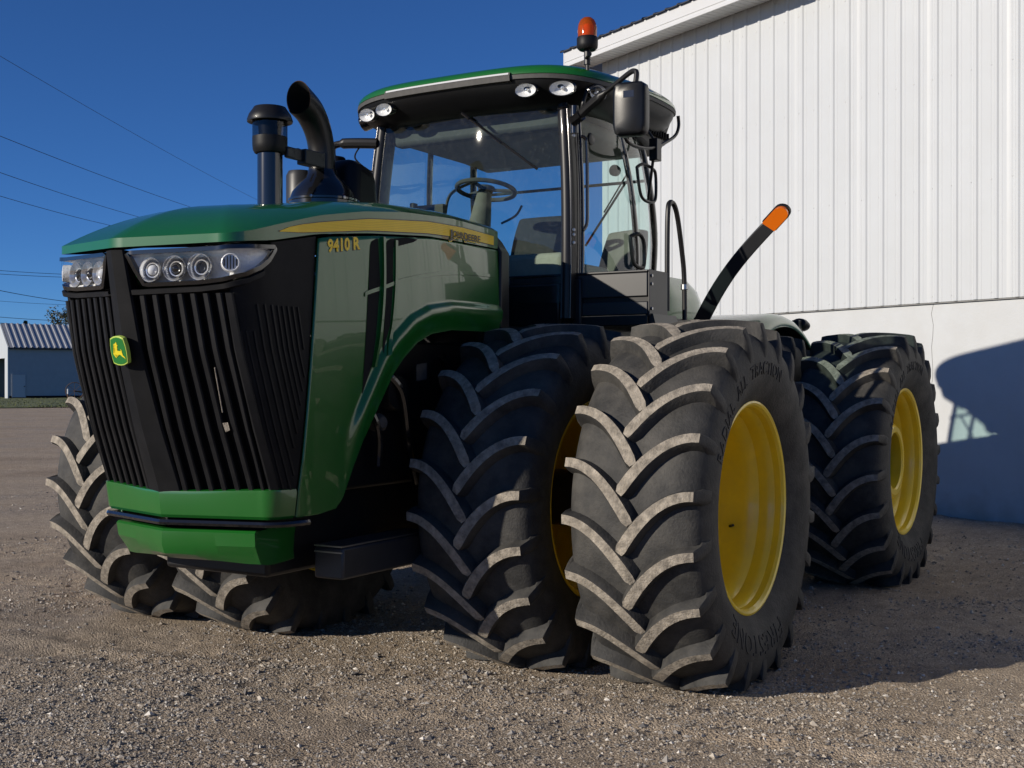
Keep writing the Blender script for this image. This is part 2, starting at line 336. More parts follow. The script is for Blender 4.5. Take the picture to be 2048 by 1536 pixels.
# ------------------------------------------------------------------ white metal building
bld = empty('metal_building', (4.514, 11.7, 0), math.atan2(0.844, -0.536))
tag(bld, 'white building with ribbed metal wall and white concrete base behind the tractor', 'building')
BX0, BX1, BZ0, BZ1 = -14.2, 6.05, 2.354, 6.01
MB().box(BX0, BX1, -0.26, -0.03, -0.3, BZ0 - 0.004).build('concrete_base', 'white_wall', bld)
def sheet_profile(wd):
    p = []; rp = wd / 4
    for k in range(4):
        c = rp * (k + 0.5)
        p += [(c - rp * .30, 0), (c - rp * .28, .003), (c - rp * .24, .003), (c - rp * .22, 0)] if k % 1 == 0 else []
        p += [(c - .028, 0), (c - .014, .015), (c + .014, .015), (c + .028, 0)]
        p += [(c + rp * .22, 0), (c + rp * .24, .003), (c + rp * .28, .003), (c + rp * .30, 0)]
    return [(0, 0.002)] + p + [(wd - .012, 0.002), (wd - .002, .005), (wd + .004, .005), (wd + .004, -.001)]
SW = 0.9144; prof = sheet_profile(SW); m = MB()
m.grid([[(x, y, z) for x, y in prof] for z in (BZ0, BZ1)])
for zz in (.06, 1.15, 2.25, 3.35):
    for k in range(4):
        cx_ = SW / 4 * (k + .5) + .055; m.lathe([(.0075, 0), (.0075, .004), (.003, .0065), (0.0005, .0065)], (cx_, .0005, BZ0 + zz), (0, 1, 0), 8, mi=1)
sh0 = m.build('wall_panel', ['white_metal', 'white_trim'], bld, smooth=20)
nsh = int((BX1 - BX0) / SW); sh0.location = (BX1 - SW, 0, 0)
for i in range(1, nsh + 1):
    o = sh0.copy(); COL.objects.link(o); o.location = (BX1 - SW * (i + 1), 0.0, 0); o.parent = bld
MB().box(BX0, BX1 - 0.02, -0.10, -0.014, BZ0 + .004, BZ1 + .2).build('wall_backing', 'void', bld)
m = MB()   # dark drip gap at the foot of the sheets
m.box(BX0, BX1, -0.025, -0.004, BZ0 - 0.014, BZ0 - 0.002).build('drip_gap', 'crack', bld)
for k in range(3):
    xx = (0.55, -3.9, -8.2)[k]; pts = []
    for j in range(22):
        zz = j * BZ0 / 21; pts.append((xx + 0.035 * math.sin(zz * 2.3 + k) + random.uniform(-.018, .018), -0.0285, zz))
    MB().tube(pts, 0.0022, 4).build('crack', 'crack', bld)
EO = 0.40
m = MB(); m.box(BX0, BX1 + .32, 0.021, EO - .02, BZ1 + .004, BZ1 + .03); m.build('soffit', 'white_trim', bld)
slat = MB(); slat.box(-0.045, 0.045, 0.022, EO - .022, BZ1 - .008, BZ1 + .0035); s0 = slat.build('soffit_slat', 'white_trim', bld, bevel=.003)
xs = np.arange(BX0 + .05, BX1 + .3, 0.102)[::-1][:180]; s0.location.x = xs[0]
for x in xs[1:]:
    o = s0.copy(); COL.objects.link(o); o.location.x = x; o.parent = bld
m = MB(); m.box(BX0, BX1 + .34, EO - .018, EO + .012, BZ1 - .040, BZ1 + .175); m.box(BX0, BX1 + .34, EO + .012, EO + .03, BZ1 - .05, BZ1 - .018)
m.box(BX0, BX1 + .34, EO + .012, EO + .019, BZ1 + .02, BZ1 + .034); m.build('fascia', 'white_trim', bld, bevel=.004)
m = MB(); m.box(BX1 + .34, BX1 + .37, -6, EO + .012, BZ1 - .040, BZ1 + .175); m.build('gable_trim', 'white_trim', bld)
m = MB(); m.box(BX1 - 0.02, BX1 - .004, -12, -.02, 0, BZ1 + .1); m.build('end_wall', 'white_metal', bld)
rp = []
for k in range(5):
    c = SW / 4 * k; rp += [(c - .022, 0), (c - .010, .014), (c + .010, .014), (c + .022, 0)]
m = MB(); m.grid([[(x, EO + .05, BZ1 + .182 + z) for x, z in rp], [(x, -6, BZ1 + .182 + z + (EO + 6.05) * .30) for x, z in rp]])
m.grid([[(x, EO + .05, BZ1 + .168 + z) for x, z in rp], [(x, -6, BZ1 + .168 + z + (EO + 6.05) * .30) for x, z in rp]])
m.grid([[(x, EO + .05, BZ1 + .168 + z) for x, z in rp], [(x, EO + .05, BZ1 + .182 + z) for x, z in rp]])
r0 = m.build('roof_panel', 'roof_dark', bld); r0.location.x = BX1 - SW + .38
for i in range(1, nsh + 1):
    o = r0.copy(); COL.objects.link(o); o.location.x = BX1 - SW * (i + 1) + .38; o.parent = bld

# ------------------------------------------------------------------ far shed, trees, wires
SA = R(33); shed = empty('far_shed', (-44.4, 106, 0), SA)
tag(shed, 'small distant shed with blue-grey side wall and ribbed metal roof', 'shed')
SL, SWD, SH, SRG = 15.0, 7.4, 4.57, 6.75
MB().box(0, SL, 0, .12, .25, SH).build('side_wall', 'shed_blue', shed)
MB().box(0, SL, -.02, .13, 0, .25).build('sill', 'void', shed)
m = MB(); m.prism([(0.0, 0), (0, SH), (SWD / 2, SRG), (SWD, SH), (SWD, 0), (SWD - .7, 0), (SWD - .7, 3.6), (1.35, 3.6), (1.35, 0)], lambda y, z: (-.02, y, z), lambda y, z: (-.14, y, z)); m.build('gable_wall', 'white_metal', shed)
MB().box(2.5, 2.6, .5, SWD, 0, 4.3).build('dark_interior', 'void', shed)
MB().box(0, SL, SWD - .12, SWD, 0, SH).build('rear_wall', 'shed_blue', shed)
nr = 30; rw = SL / nr
for sgn, nm in ((0, 'roof_sheet'),):
    prof = [(0, 0), (rw * .55, 0), (rw * .65, .07), (rw * .9, .07), (rw, 0)]
    m = MB(); m.grid([[(x, -.25, SH - .05 + z) for x, z in prof], [(x, SWD / 2, SRG + .05 + z) for x, z in prof]])
    q = m.build('roof_sheet', 'shed_roof', shed, smooth=10)
    for i in range(1, nr):
        o = q.copy(); COL.objects.link(o); o.location.x = i * rw; o.parent = shed
m = MB(); m.grid([[(x, SWD + .25, SH - .05) for x in (0, SL)], [(x, SWD / 2, SRG + .05) for x in (0, SL)]]); m.build('rear_roof', 'shed_roof', shed)
MB().box(-.1, SL, -.27, -.2, SH - .2, SH - .07).build('eave_trim', 'roof_dark', shed)
d = MB().box(.25, 1.32, -.05, .0, .12, 2.12).build('door', 'shed_door', shed)
MB().box(.20, .25, -.07, 0, .1, 2.18).box(1.32, 1.37, -.07, 0, .1, 2.18).box(.25, 1.32, -.07, 0, 2.12, 2.18).build('door_frame', 'shed_blue', d)
MB().box(1.2, 1.28, -.12, -.05, 1.05, 1.12).build('handle', 'void', d)

gmat = mat('grass', (0.085, 0.105, 0.030), 0.9, noise=0.5, nscale=0.7, dust=(.16, .145, .06), dustamt=.6, dscale=.35, bump=.5, bscale=9)
n = 60; xs = np.linspace(-85, -12, n); m = MB(); rows = []
for k in range(7):
    rows.append([(x, (69 + 1.6 * math.sin(x * .21) + .8 * math.sin(x * .9)) * (1 - k / 6) + 135 * k / 6, 0.045 + .02 * math.sin(x * 3 + k)) for x in xs])
m.grid(rows); r = random.Random(4)
for i in range(9000):
    x = r.uniform(-60, -18); y = 70 + 45 * r.random() ** 1.7; h = r.uniform(.02, .07); a = r.random() * 3.14; ww = .05
    m.add([(x - ww * math.cos(a), y - ww * math.sin(a), .03), (x + ww * math.cos(a), y + ww * math.sin(a), .03), (x + r.uniform(-.06, .06), y, .04 + h)], [(0, 1, 2)])
tag(m.build('grass', 'grass'), 'strip of short green grass in front of the far shed', 'grass', kind='stuff')

def tree(name, loc, hgt, crown_r, crown_z, mt, nleaf, lsz, label, cat='tree', conif=False, seed=1):
    r = random.Random(seed); root = empty(name, loc); tag(root, label, cat)
    m = MB(); m.tube([(0, 0, -.1), (.1, 0, hgt * .3), (0, .1, hgt * .7), (.1, 0, hgt * .95)], [hgt * .028, hgt * .02, hgt * .012, .02], 8)
    tips = []
    if not conif:
        for i in range(46):
            a = r.random() * 6.283; z0 = hgt * r.uniform(.25, .75); ln = crown_r * r.uniform(.5, 1.05)
            p1 = Vector((math.cos(a) * ln * .5, math.sin(a) * ln * .5, z0 + ln * .30)); p2 = Vector((math.cos(a) * ln, math.sin(a) * ln, z0 + ln * r.uniform(.35, .8)))
            m.tube([(0, 0, z0), p1, p2], [.07, .04, .012], 5); tips += [p2, (p1 + p2) / 2, p2.lerp(p1, .25)]
            for j in range(3):
                q = p1.lerp(p2, r.uniform(.2, .9)); e = q + Vector((r.uniform(-1, 1), r.uniform(-1, 1), r.uniform(-.1, .9))) * crown_r * .22
                m.tube([q, e], [.02, .008], 4); tips.append(e)
    m.build('trunk', 'bark', root)
    c = MB()
    for i in range(nleaf):
        if conif:
            z = hgt * (.08 + .9 * r.random()); a = r.random() * 6.283; rr = crown_r * (1 - z / hgt) * (.35 + .65 * r.random()) ** .7 + .05
            p = Vector((math.cos(a) * rr, math.sin(a) * rr, z - rr * .25))
        else:
            p = r.choice(tips) + Vector((r.gauss(0, 1), r.gauss(0, 1), r.gauss(0, .8))) * crown_r * .085
        u = Vector((r.uniform(-1, 1), r.uniform(-1, 1), r.uniform(-1, 1))).normalized() * lsz; v = u.orthogonal().normalized() * lsz * .55
        c.add([p - u, p + v, p + u, p - v], [(0, 1, 2, 3)])
    c.build('crown', mt, root); return root
tree('broadleaf_tree', (-53.0, 146, 0), 11.4, 3.6, 8, 'leaf', 3200, .14, 'sparse autumn tree with thinning yellow leaves behind the far shed', seed=5)
tree('evergreen_tree', (-60.8, 150, 0), 9.2, 1.9, 5, 'needle', 3600, .22, 'dark evergreen treetop peeking over the shed roof ridge', conif=True, seed=6)

rk = empty('hay_rake', (-37.0, 101.5, 0), R(20)); tag(rk, 'dark hoop wheel of a farm implement on the grass by the far shed', 'farm implement')
m = MB(); m.tube([(math.cos(a) * .72, 0, .72 + math.sin(a) * .72) for a in np.linspace(0, 6.283, 33)[:-1]], .035, 6, closed=True); wl = m.build('wheel_rim', 'rust', rk)
for k in range(8):
    a = k * math.pi / 4; MB().tube([(0, 0, .72), (math.cos(a) * .72, 0, .72 + math.sin(a) * .72)], .015, 5).build('spoke', 'rust', wl)
MB().tube([(0, 0, .72), (.9, .3, .55), (2.2, .4, .35)], .06, 6).build('drawbar', 'rust', rk)
pr = empty('marker_post', (-34.6, 93.5, 0)); tag(pr, 'short post with a white top standing on the grass edge', 'post')
MB().tube([(0, 0, 0), (0, 0, .55)], .045, 8).build('post', 'rust', pr); MB().tube([(0, 0, .55), (0, 0, .95)], .07, 8).build('cap', 'white_trim', pr)

def px(x, y, z): return ((x - 1024) / 2400 * z, z, 1.56 + (762 - y) / 2400 * z)
WIRES = [((0, 112), (515, 400), 30, 64, .0065, 'thin power wire, highest and steepest of the four in the left sky'),
         ((0, 272), (412, 424), 34, 60, .0095, 'power wire second from the top in the left sky'),
         ((0, 345), (312, 443), 36, 58, .0095, 'power wire third from the top in the left sky'),
         ((0, 392), (246, 456), 38, 56, .0095, 'power wire lowest of the four that slope down to the hood'),
         ((0, 541), (118, 548), 150, 158, .03, 'upper of two close parallel wires left of the headlight'),
         ((0, 548), (118, 554), 150, 158, .03, 'lower of two close parallel wires left of the headlight'),
         ((0, 581), (118, 601), 80, 92, .022, 'dark wire sloping down to the bottom of the left headlight'),
         ((0, 602), (118, 609), 130, 140, .018, 'faint thin wire just below the left headlight'),
         ((0, 634), (110, 641), 130, 140, .028, 'wire crossing the small tree above the shed roof'),
         ((0, 646), (140, 652), 130, 140, .032, 'lowest wire skimming the ridge of the shed roof')]
for (a, b2, z0, z1, rad, lab) in WIRES:
    A_, B_ = Vector(px(*a, z0)), Vector(px(*b2, z1)); d = B_ - A_; pts = []
    for k in range(41):
        q = -0.6 + 2.4 * k / 40; p = A_ + d * q; p.z += d.length * .012 * (q * q - q); pts.append(p)
    tag(MB().tube(pts, rad, 5).build('power_line', 'wire'), lab, 'wire', 'overhead power wires')

# ================================================================== tractor (local axes: x forward, y to its left, z up)
TR = empty('tractor', TC, math.atan2(FW.y, FW.x))
tag(TR, 'large green articulated farm tractor with eight black dual tyres and yellow wheels', 'tractor')
AX_F, AX_R = 0.896, 0.945
PIV = -1.75; ART = R(-1.5)
RM = Matrix.Translation((PIV, 0, 0)) @ Matrix.Rotation(ART, 4, 'Z') @ Matrix.Translation((-PIV, 0, 0))
def rear(o): o.matrix_local = RM; return o

# ---------------- tyres and wheels
BASE = [(0, .936), (.06, .936), (.12, .934), (.18, .930), (.24, .922), (.285, .910), (.315, .893), (.335, .868), (.348, .83), (.357, .78), (.358, .73), (.350, .68), (.332, .63), (.312, .595), (.298, .572), (.285, .558)]
def wall_w(r):
    return interp(-r, sorted([(-b_, a_) for a_, b_ in BASE[6:]]))
def tyre_mesh(phase, load):
    LR = random.Random(int(phase * 1000)); m = MB(); n = 176
    prof = [(-a_, b_) for a_, b_ in BASE[::-1]] + BASE[1:]
    m.grid([[(r_ * math.cos(2 * math.pi * k / n), w_, r_ * math.sin(2 * math.pi * k / n)) for k in range(n)] for w_, r_ in prof], 0, True)
    # lug stations: base (w,r), top (w,r), top half width, base half width
    ST = []; NQ = 11
    for k in range(NQ):
        q = k / (NQ - 1); w_ = -.014 + q * .350
        y_ = -.252 * ((1 - q) ** 2.05); dy = .252 * 2.05 * (1 - q) ** 1.05 / .350
        tl = math.hypot(1, dy); nx, ny = -dy / tl, 1 / tl          # normal to the path in the unrolled tread
        hw = interp(q, [(0, .031), (.12, .031), (.5, .0265), (1, .0255)]); ST.append((w_, y_, nx, ny, hw, 0.055))
    ex_ = [(-.030, ST[0][1] - .024, ST[0][2], ST[0][3], .025, .052)]
    ST = ex_ + ST; NQ = len(ST)
    def rtop(w_): return interp(abs(w_), [(0, .994), (.1, .992), (.2, .986), (.30, .976), (.345, .966)])
    def rbas(w_): return interp(abs(w_), [(a_, b_ - .004) for a_, b_ in BASE[:8]])
    for sd_ in (1, -1):
        for j in range(22):
            p0 = phase + (j + (0 if sd_ > 0 else .5)) * 2 * math.pi / 22
            rings = []; wr = .90 + .12 * LR.random()
            def P(w_, r_, y_): a_ = p0 + y_ / .95; return (r_ * math.cos(a_), sd_ * w_, r_ * math.sin(a_))
            for i, (w_, y_, nx, ny, hw, hh) in enumerate(ST):
                row = []
                for f, lift in ((-1.50, 0), (-1.03, .86), (-.86, 1), (.86, 1), (1.03, .86), (1.50, 0)):
                    wq = min(w_ + nx * hw * f, .340); yq = y_ + ny * hw * f
                    rb, rt = rbas(wq), rtop(wq); row.append(P(wq, rb + (rt - rb) * lift * (1 - (1 - wr) * .25), yq))
                if i == 0: row = [P(w_ + nx * hw * f - (.012 if l_ == 0 else 0), rbas(w_) + (rtop(w_) - rbas(w_)) * l_, y_ + ny * hw * f - (.012 if l_ == 0 else 0)) for f, l_ in ((-1.3, 0), (-1.0, .55), (-.7, .86), (.7, .86), (1.0, .55), (1.3, 0))]
                rings.append(row)
            for (wb, rb, wt, rt, yo, ht, hb) in ((.338, .850, .352, .912, .004, .030, .046), (.346, .80, .361, .842, .010, .030, .044), (.352, .765, .357, .790, .014, .026, .034)):
                wm, rm_ = wt + (wb - wt) * .2, rt + (rb - rt) * .2
                rings.append([P(wb, rb, yo - hb), P(wm, rm_, yo - ht - .003), P(wt, rt, yo - ht + .010), P(wt, rt, yo + ht - .010), P(wm, rm_, yo + ht + .003), P(wb, rb, yo + hb)])
            o = len(m.v); m.v += [p for r_ in rings for p in r_]
            for i in range(len(rings) - 1):
                for k in range(5):
                    m.f.append((o + i * 6 + k, o + i * 6 + k + 1, o + i * 6 + 6 + k + 1, o + i * 6 + 6 + k)); m.m.append(1 if (k == 2 and i < NQ - 1) else 0)
            m.f.append(tuple(o + k for k in range(6))); m.m.append(0)
    out = []
    for (x, y, z) in m.v:
        if z < -load + .10:
            dd = (-load + .10 - z); 
            if z < -load: y *= 1 + .55 * (-load - z); z = -load + .003 * (z + load) 
        out.append((x, y, z))
    m.v = out; return m
def text_mesh(s_, size, fn, name, mt, parent, extr=0.0, spacing=1.0, bold=0.0):
    cu = bpy.data.curves.new('t', 'FONT'); cu.body = s_; cu.size = size; cu.space_character = spacing; cu.offset = bold; cu.resolution_u = 3
    ob = bpy.data.objects.new('t', cu); COL.objects.link(ob); bpy.context.view_layer.update()
    me = bpy.data.meshes.new_from_object(ob.evaluated_get(bpy.context.evaluated_depsgraph_get())); bpy.data.objects.remove(ob)
    wd = max(v.co.x for v in me.vertices)
    bm = bmesh.new(); bm.from_mesh(me); bmesh.ops.triangulate(bm, faces=bm.faces)
    bmesh.ops.subdivide_edges(bm, edges=[e for e in bm.edges if e.calc_length() > size * .5], cuts=2)
    for v in bm.verts: v.co = fn(v.co.x, v.co.y, wd)
    bm.to_mesh(me); bm.free(); me.materials.clear(); me.materials.append(MATS[mt]); me.name = name
    o = bpy.data.objects.new(name, me); COL.objects.link(o); o.parent = parent
    if extr:
        sm_ = o.modifiers.new('s', 'SOLIDIFY'); sm_.thickness = extr; sm_.offset = 0
    return o
mat('rubber_letter', (0.034, 0.033, 0.032), 0.75, noise=0.2)
def rim(sgn, hub, parent):
    m = MB(); P = [(.540, .250), (.556, .268), (.563, .282), (.560, .290), (.550, .292), (.538, .286), (.528, .270), (.526, .235), (.516, .222), (.508, .195), (.508, .150), (.496, .135), (.480, .105), (.474, .06), (.470, -.02), (.462, -.05), (.458, -.13), (.440, -.150)]
    disc = -.155
    m.lathe([(r_, sgn * w_) for r_, w_ in P + [(.16, disc), (.0, disc)]], ax=(0, 1, 0), n=72)
    m.lathe([(r_, sgn * w_) for r_, w_ in [(.470, -.15), (.474, -.20), (.508, -.225), (.526, -.26), (.55, -.285), (.562, -.285), (.556, -.268), (.54, -.25)]], ax=(0, 1, 0), n=48)
    rm_ = m.build('rim', 'yellow', parent, smooth=28)
    if hub:
        h = MB(); n = 10; hd = .205
        h.lathe([(.0, sgn * -.10), (.215, sgn * -.10), (.215, sgn * hd), (.225, sgn * (hd + .012)), (.262, sgn * (hd + .012)), (.275, sgn * hd), (.345, sgn * (hd - .09)), (.352, sgn * (hd - .16)), (.352, sgn * -.14)], ax=(0, 1, 0), n=60)
        h.build('hub', 'yellow', parent, smooth=28)
        mm = MB()
        for k in range(n):
            a_ = 2 * math.pi * (k + .5) / n; r_ = .315; y_ = sgn * (hd - .044)
            nn = Vector((math.cos(a_) * .79, sgn * .61, math.sin(a_) * .79)); tt = Vector((-math.sin(a_), 0, math.cos(a_))); bb = nn.cross(tt)
            c_ = Vector((r_ * math.cos(a_), y_, r_ * math.sin(a_))) + nn * .003
            pts = [c_ + tt * (.036 * math.cos(q)) + bb * (.024 * math.sin(q)) for q in np.linspace(0, 6.283, 17)[:-1]]
            mm.add(pts + [c_ - nn * .002], [(i, (i + 1) % 16, 16) for i in range(16)])
        mm.build('hub_slots', 'void', parent)
    else:
        h = MB(); h.lathe([(.0, sgn * -.06), (.11, sgn * -.06), (.15, sgn * -.08), (.20, sgn * -.15), (.21, sgn * -.155)], ax=(0, 1, 0), n=40); h.build('hub', 'yellow', parent)
    for a_ in (R(200),):
        MB().tube([(.47 * math.cos(a_), sgn * .0, .47 * math.sin(a_)), (.44 * math.cos(a_), sgn * .03, .44 * math.sin(a_))], .008, 6).build('valve', 'black', parent)
WH = []
for ax_t, hz, load, isr in ((0, AX_F, AX_F - .004, 0), (-3.45 - .003, AX_R, AX_R - .020, 1)):
    for s_, sg, outer in ((1.86, 1, 1), (.95, 1, 0), (-.95, -1, 0), (-1.86, -1, 1)):
        p = Vector((ax_t, s_, hz))
        if isr: p = RM @ p
        wl = empty('wheel', p, ART if isr else 0, TR)
        ph = {(0, 1.86): R(8.2), (0, .95): R(6.0), (0, -.95): R(2), (0, -1.86): R(9.5), (1, 1.86): R(13), (1, .95): R(3)}.get((isr, s_), R(5))
        ty = tyre_mesh(ph, load).build('tyre', ['rubber', 'lug_dust'], wl, smooth=32)
        rim(sg, isr and outer, wl)
        if outer and sg > 0:
            def fr(x, y, wd, r0=.70, pc=R(66)):
                r_ = r0 + y; a_ = pc + (x - wd / 2) / .76; return (r_ * math.cos(a_), wall_w(r_) + .0022, r_ * math.sin(a_))
            text_mesh('RADIAL  ALL  TRACTION', .098, fr, 'sidewall_lettering', 'rubber_letter', wl, .004, 1.08, .0)
            def fr2(x, y, wd, r0=.655, pc=R(280)):
                r_ = r0 + y; a_ = pc + (x - wd / 2) / .72; return (r_ * math.cos(a_), wall_w(r_) + .0022, r_ * math.sin(a_))
            text_mesh('FIRESTONE', .15, fr2, 'sidewall_lettering', 'rubber_letter', wl, .004, 1.15)
        WH.append(wl)

# ---------------- hood nose geometry
TCT = [(.6, 1.98), (.75, 2.045), (.9, 2.05), (1.05, 2.065), (1.35, 2.17), (1.69, 2.27), (2.0, 2.325), (2.15, 2.35), (2.3, 2.355)]
def tc_(h): return interp(h, TCT)
def Wd(t): return interp(t, [(-.2, .545), (0, .570), (.15, .586), (.3, .600), (.45, .612), (.6, .621), (.75, .628), (.9, .632), (1.1, .634), (1.3, .629), (1.5, .617), (1.7, .604), (1.9, .600), (2.2, .60)])
def plan(a, h):
    T = tc_(h)
    if a < .5: t, s = T - .28 * a, a
    elif a < .75: q = (a - .5) / .25 * math.pi / 2; s, t = .5 + .1 * math.sin(q), T - .34 + .2 * math.cos(q)
    else: t = T - .34 - (a - .75); s = Wd(t)
    return t, s - .015 * ((h - 1.7) / .7) ** 2 * min(1, a / .5)
def side_s(t, h):
    T = tc_(h)
    if t > T - .34: s = .5 + .1 * math.sqrt(max(0, 1 - ((t - (T - .34)) / .2) ** 2))
    else: s = Wd(t)
    return s - .015 * ((h - 1.7) / .7) ** 2
def pnorm(a, h):
    t0, s0 = plan(max(a - .01, 0), h); t1, s1 = plan(a + .01, h); n_ = Vector((s1 - s0, -(t1 - t0))); n_.normalize(); return n_
def NS(a, h, off=0, sg=1):
    t, s = plan(a, h); n_ = pnorm(a, h)
    if a <= 0: return (t + off, 0.0, h)
    return (t + off * n_.x, sg * (s + off * n_.y), h)
SEAM = [(-.1, 2.341), (0, 2.341), (.78, 2.328), (1.3, 2.288), (1.66, 2.248), (1.97, 2.187), (2.2, 2.162), (2.36, 2.15)]
ZSIDE = [(-.1, 2.445), (0, 2.45), (.53, 2.455), (1.0, 2.432), (1.34, 2.395), (1.65, 2.340), (1.93, 2.268), (2.1, 2.222), (2.2, 2.204), (2.36, 2.196)]
ZC = [(-.1, 2.515), (0, 2.52), (.5, 2.525), (1.0, 2.503), (1.4, 2.462), (1.75, 2.40)]
aend = .75 + 2.352 - .34 + .05
As = list(np.linspace(0, .5, 11)) + list(np.linspace(.5, .75, 9))[1:] + list(np.linspace(.75, aend, 34))[1:]
def sms(x, a, b): q = min(max((x - a) / (b - a), 0), 1); return q * q * (3 - 2 * q)
m = MB(); cols = []
for sg, aa in [(-1, a) for a in As[::-1]] + [(1, a) for a in As[1:]]:
    t, s = plan(aa, 2.2); n_ = pnorm(aa, 2.2); wn = 1 - sms(aa, .35, 1.75)
    zs, zl = interp(t, SEAM) + .004, interp(t, ZSIDE)
    col = [(t - .012 * n_.x, sg * (s - .012 * n_.y), zs), (t, sg * s, zs), (t, sg * s, zs + (zl - zs) * .5), (t, sg * s, zl)]
    tsp = min(t - .0, 1.62); zc = interp(tsp, ZC); p_ = 6.0 * (1 - wn) ** 1.6 + 2.05 * (1 - (1 - wn) ** 1.6)
    for q in (.012, .03, .06, .10, .15, .21, .28, .36, .46, .58, .72, .86, 1.0):
        col.append((t + (tsp - t) * q, sg * s * (1 - q), zl + (zc - zl) * (1 - (1 - q) ** p_)))
    cols.append(col)
m.grid(cols); hood = m.build('hood', 'green', TR, smooth=38)
# thin raised panel line on top of the hood, dark gap and vent flap
bpy.context.view_layer.update()
def hood_z(t, s):
    ok, loc, _, _ = hood.ray_cast((t, s, 4.0), (0, 0, -1)); return loc.z if ok else 2.4
MB().tube([(t, -.43 - .03 * (2.0 - t), hood_z(t, -.43 - .03 * (2.0 - t)) + .001) for t in np.linspace(2.0, .95, 16)], .006, 5).build('hood_gap', 'black', hood)
z0 = hood_z(1.15, -.46)
m = MB(); m.hexa([(1.25, -.52, z0 - .03), (1.25, -.40, z0 - .03), (1.06, -.40, z0 - .02), (1.06, -.52, z0 - .02), (1.20, -.50, z0 + .030), (1.20, -.42, z0 + .030), (1.08, -.42, z0 + .042), (1.08, -.50, z0 + .042)]); m.build('intake_flap', 'black', hood)
m = MB(); pr_ = []
for q in np.linspace(-1, 1, 25):
    s = q * .578; pr_.append((s, 2.33 + .20 * (1 - abs(q) ** 5)))
pr_ = [(-.578, 1.75)] + pr_ + [(.578, 1.75)]
m.prism(pr_, lambda s, h: (-.052, s, h), lambda s, h: (-.17, s * .985, h - .004)); m.build('hood_rear_shroud', 'black', TR, bevel=.012)

# ---------------- side panels with wheel arch
ARCH = [(-.2, 1.85), (.165, 1.846), (.549, 1.840), (.764, 1.811), (.899, 1.762), (1.029, 1.673), (1.111, 1.593), (1.184, 1.482), (1.263, 1.361), (1.328, 1.255), (1.384, 1.137), (1.436, .995), (1.479, .95), (1.6, .932), (1.9, .928)]
APTS = [Vector((np.interp(x, [a for a, b in ARCH], [b for a, b in ARCH]) * 0 + x, np.interp(x, [a for a, b in ARCH], [b for a, b in ARCH]))) for x in np.linspace(-.2, 1.47, 240)]
APN = np.array([(p.x, p.y) for p in APTS])
def adist(t, h): return float(np.sqrt(((APN - (t, h)) ** 2).sum(1).min()))
def tb_(h): return interp(h, [(.9, 1.80), (1.05, 1.79), (2.246, 1.665), (2.3, 1.66)])
def panel_off(t, h):
    if t > 1.5: return 0
    d_ = adist(t, h); f = -.006 + .032 * sms(d_, 0, .118) if d_ < .118 else .026 * (1 - sms(d_, .118, .165)); return f * (1 - sms(t, 1.34, 1.49))
ql = list(np.linspace(0, 1, 150))
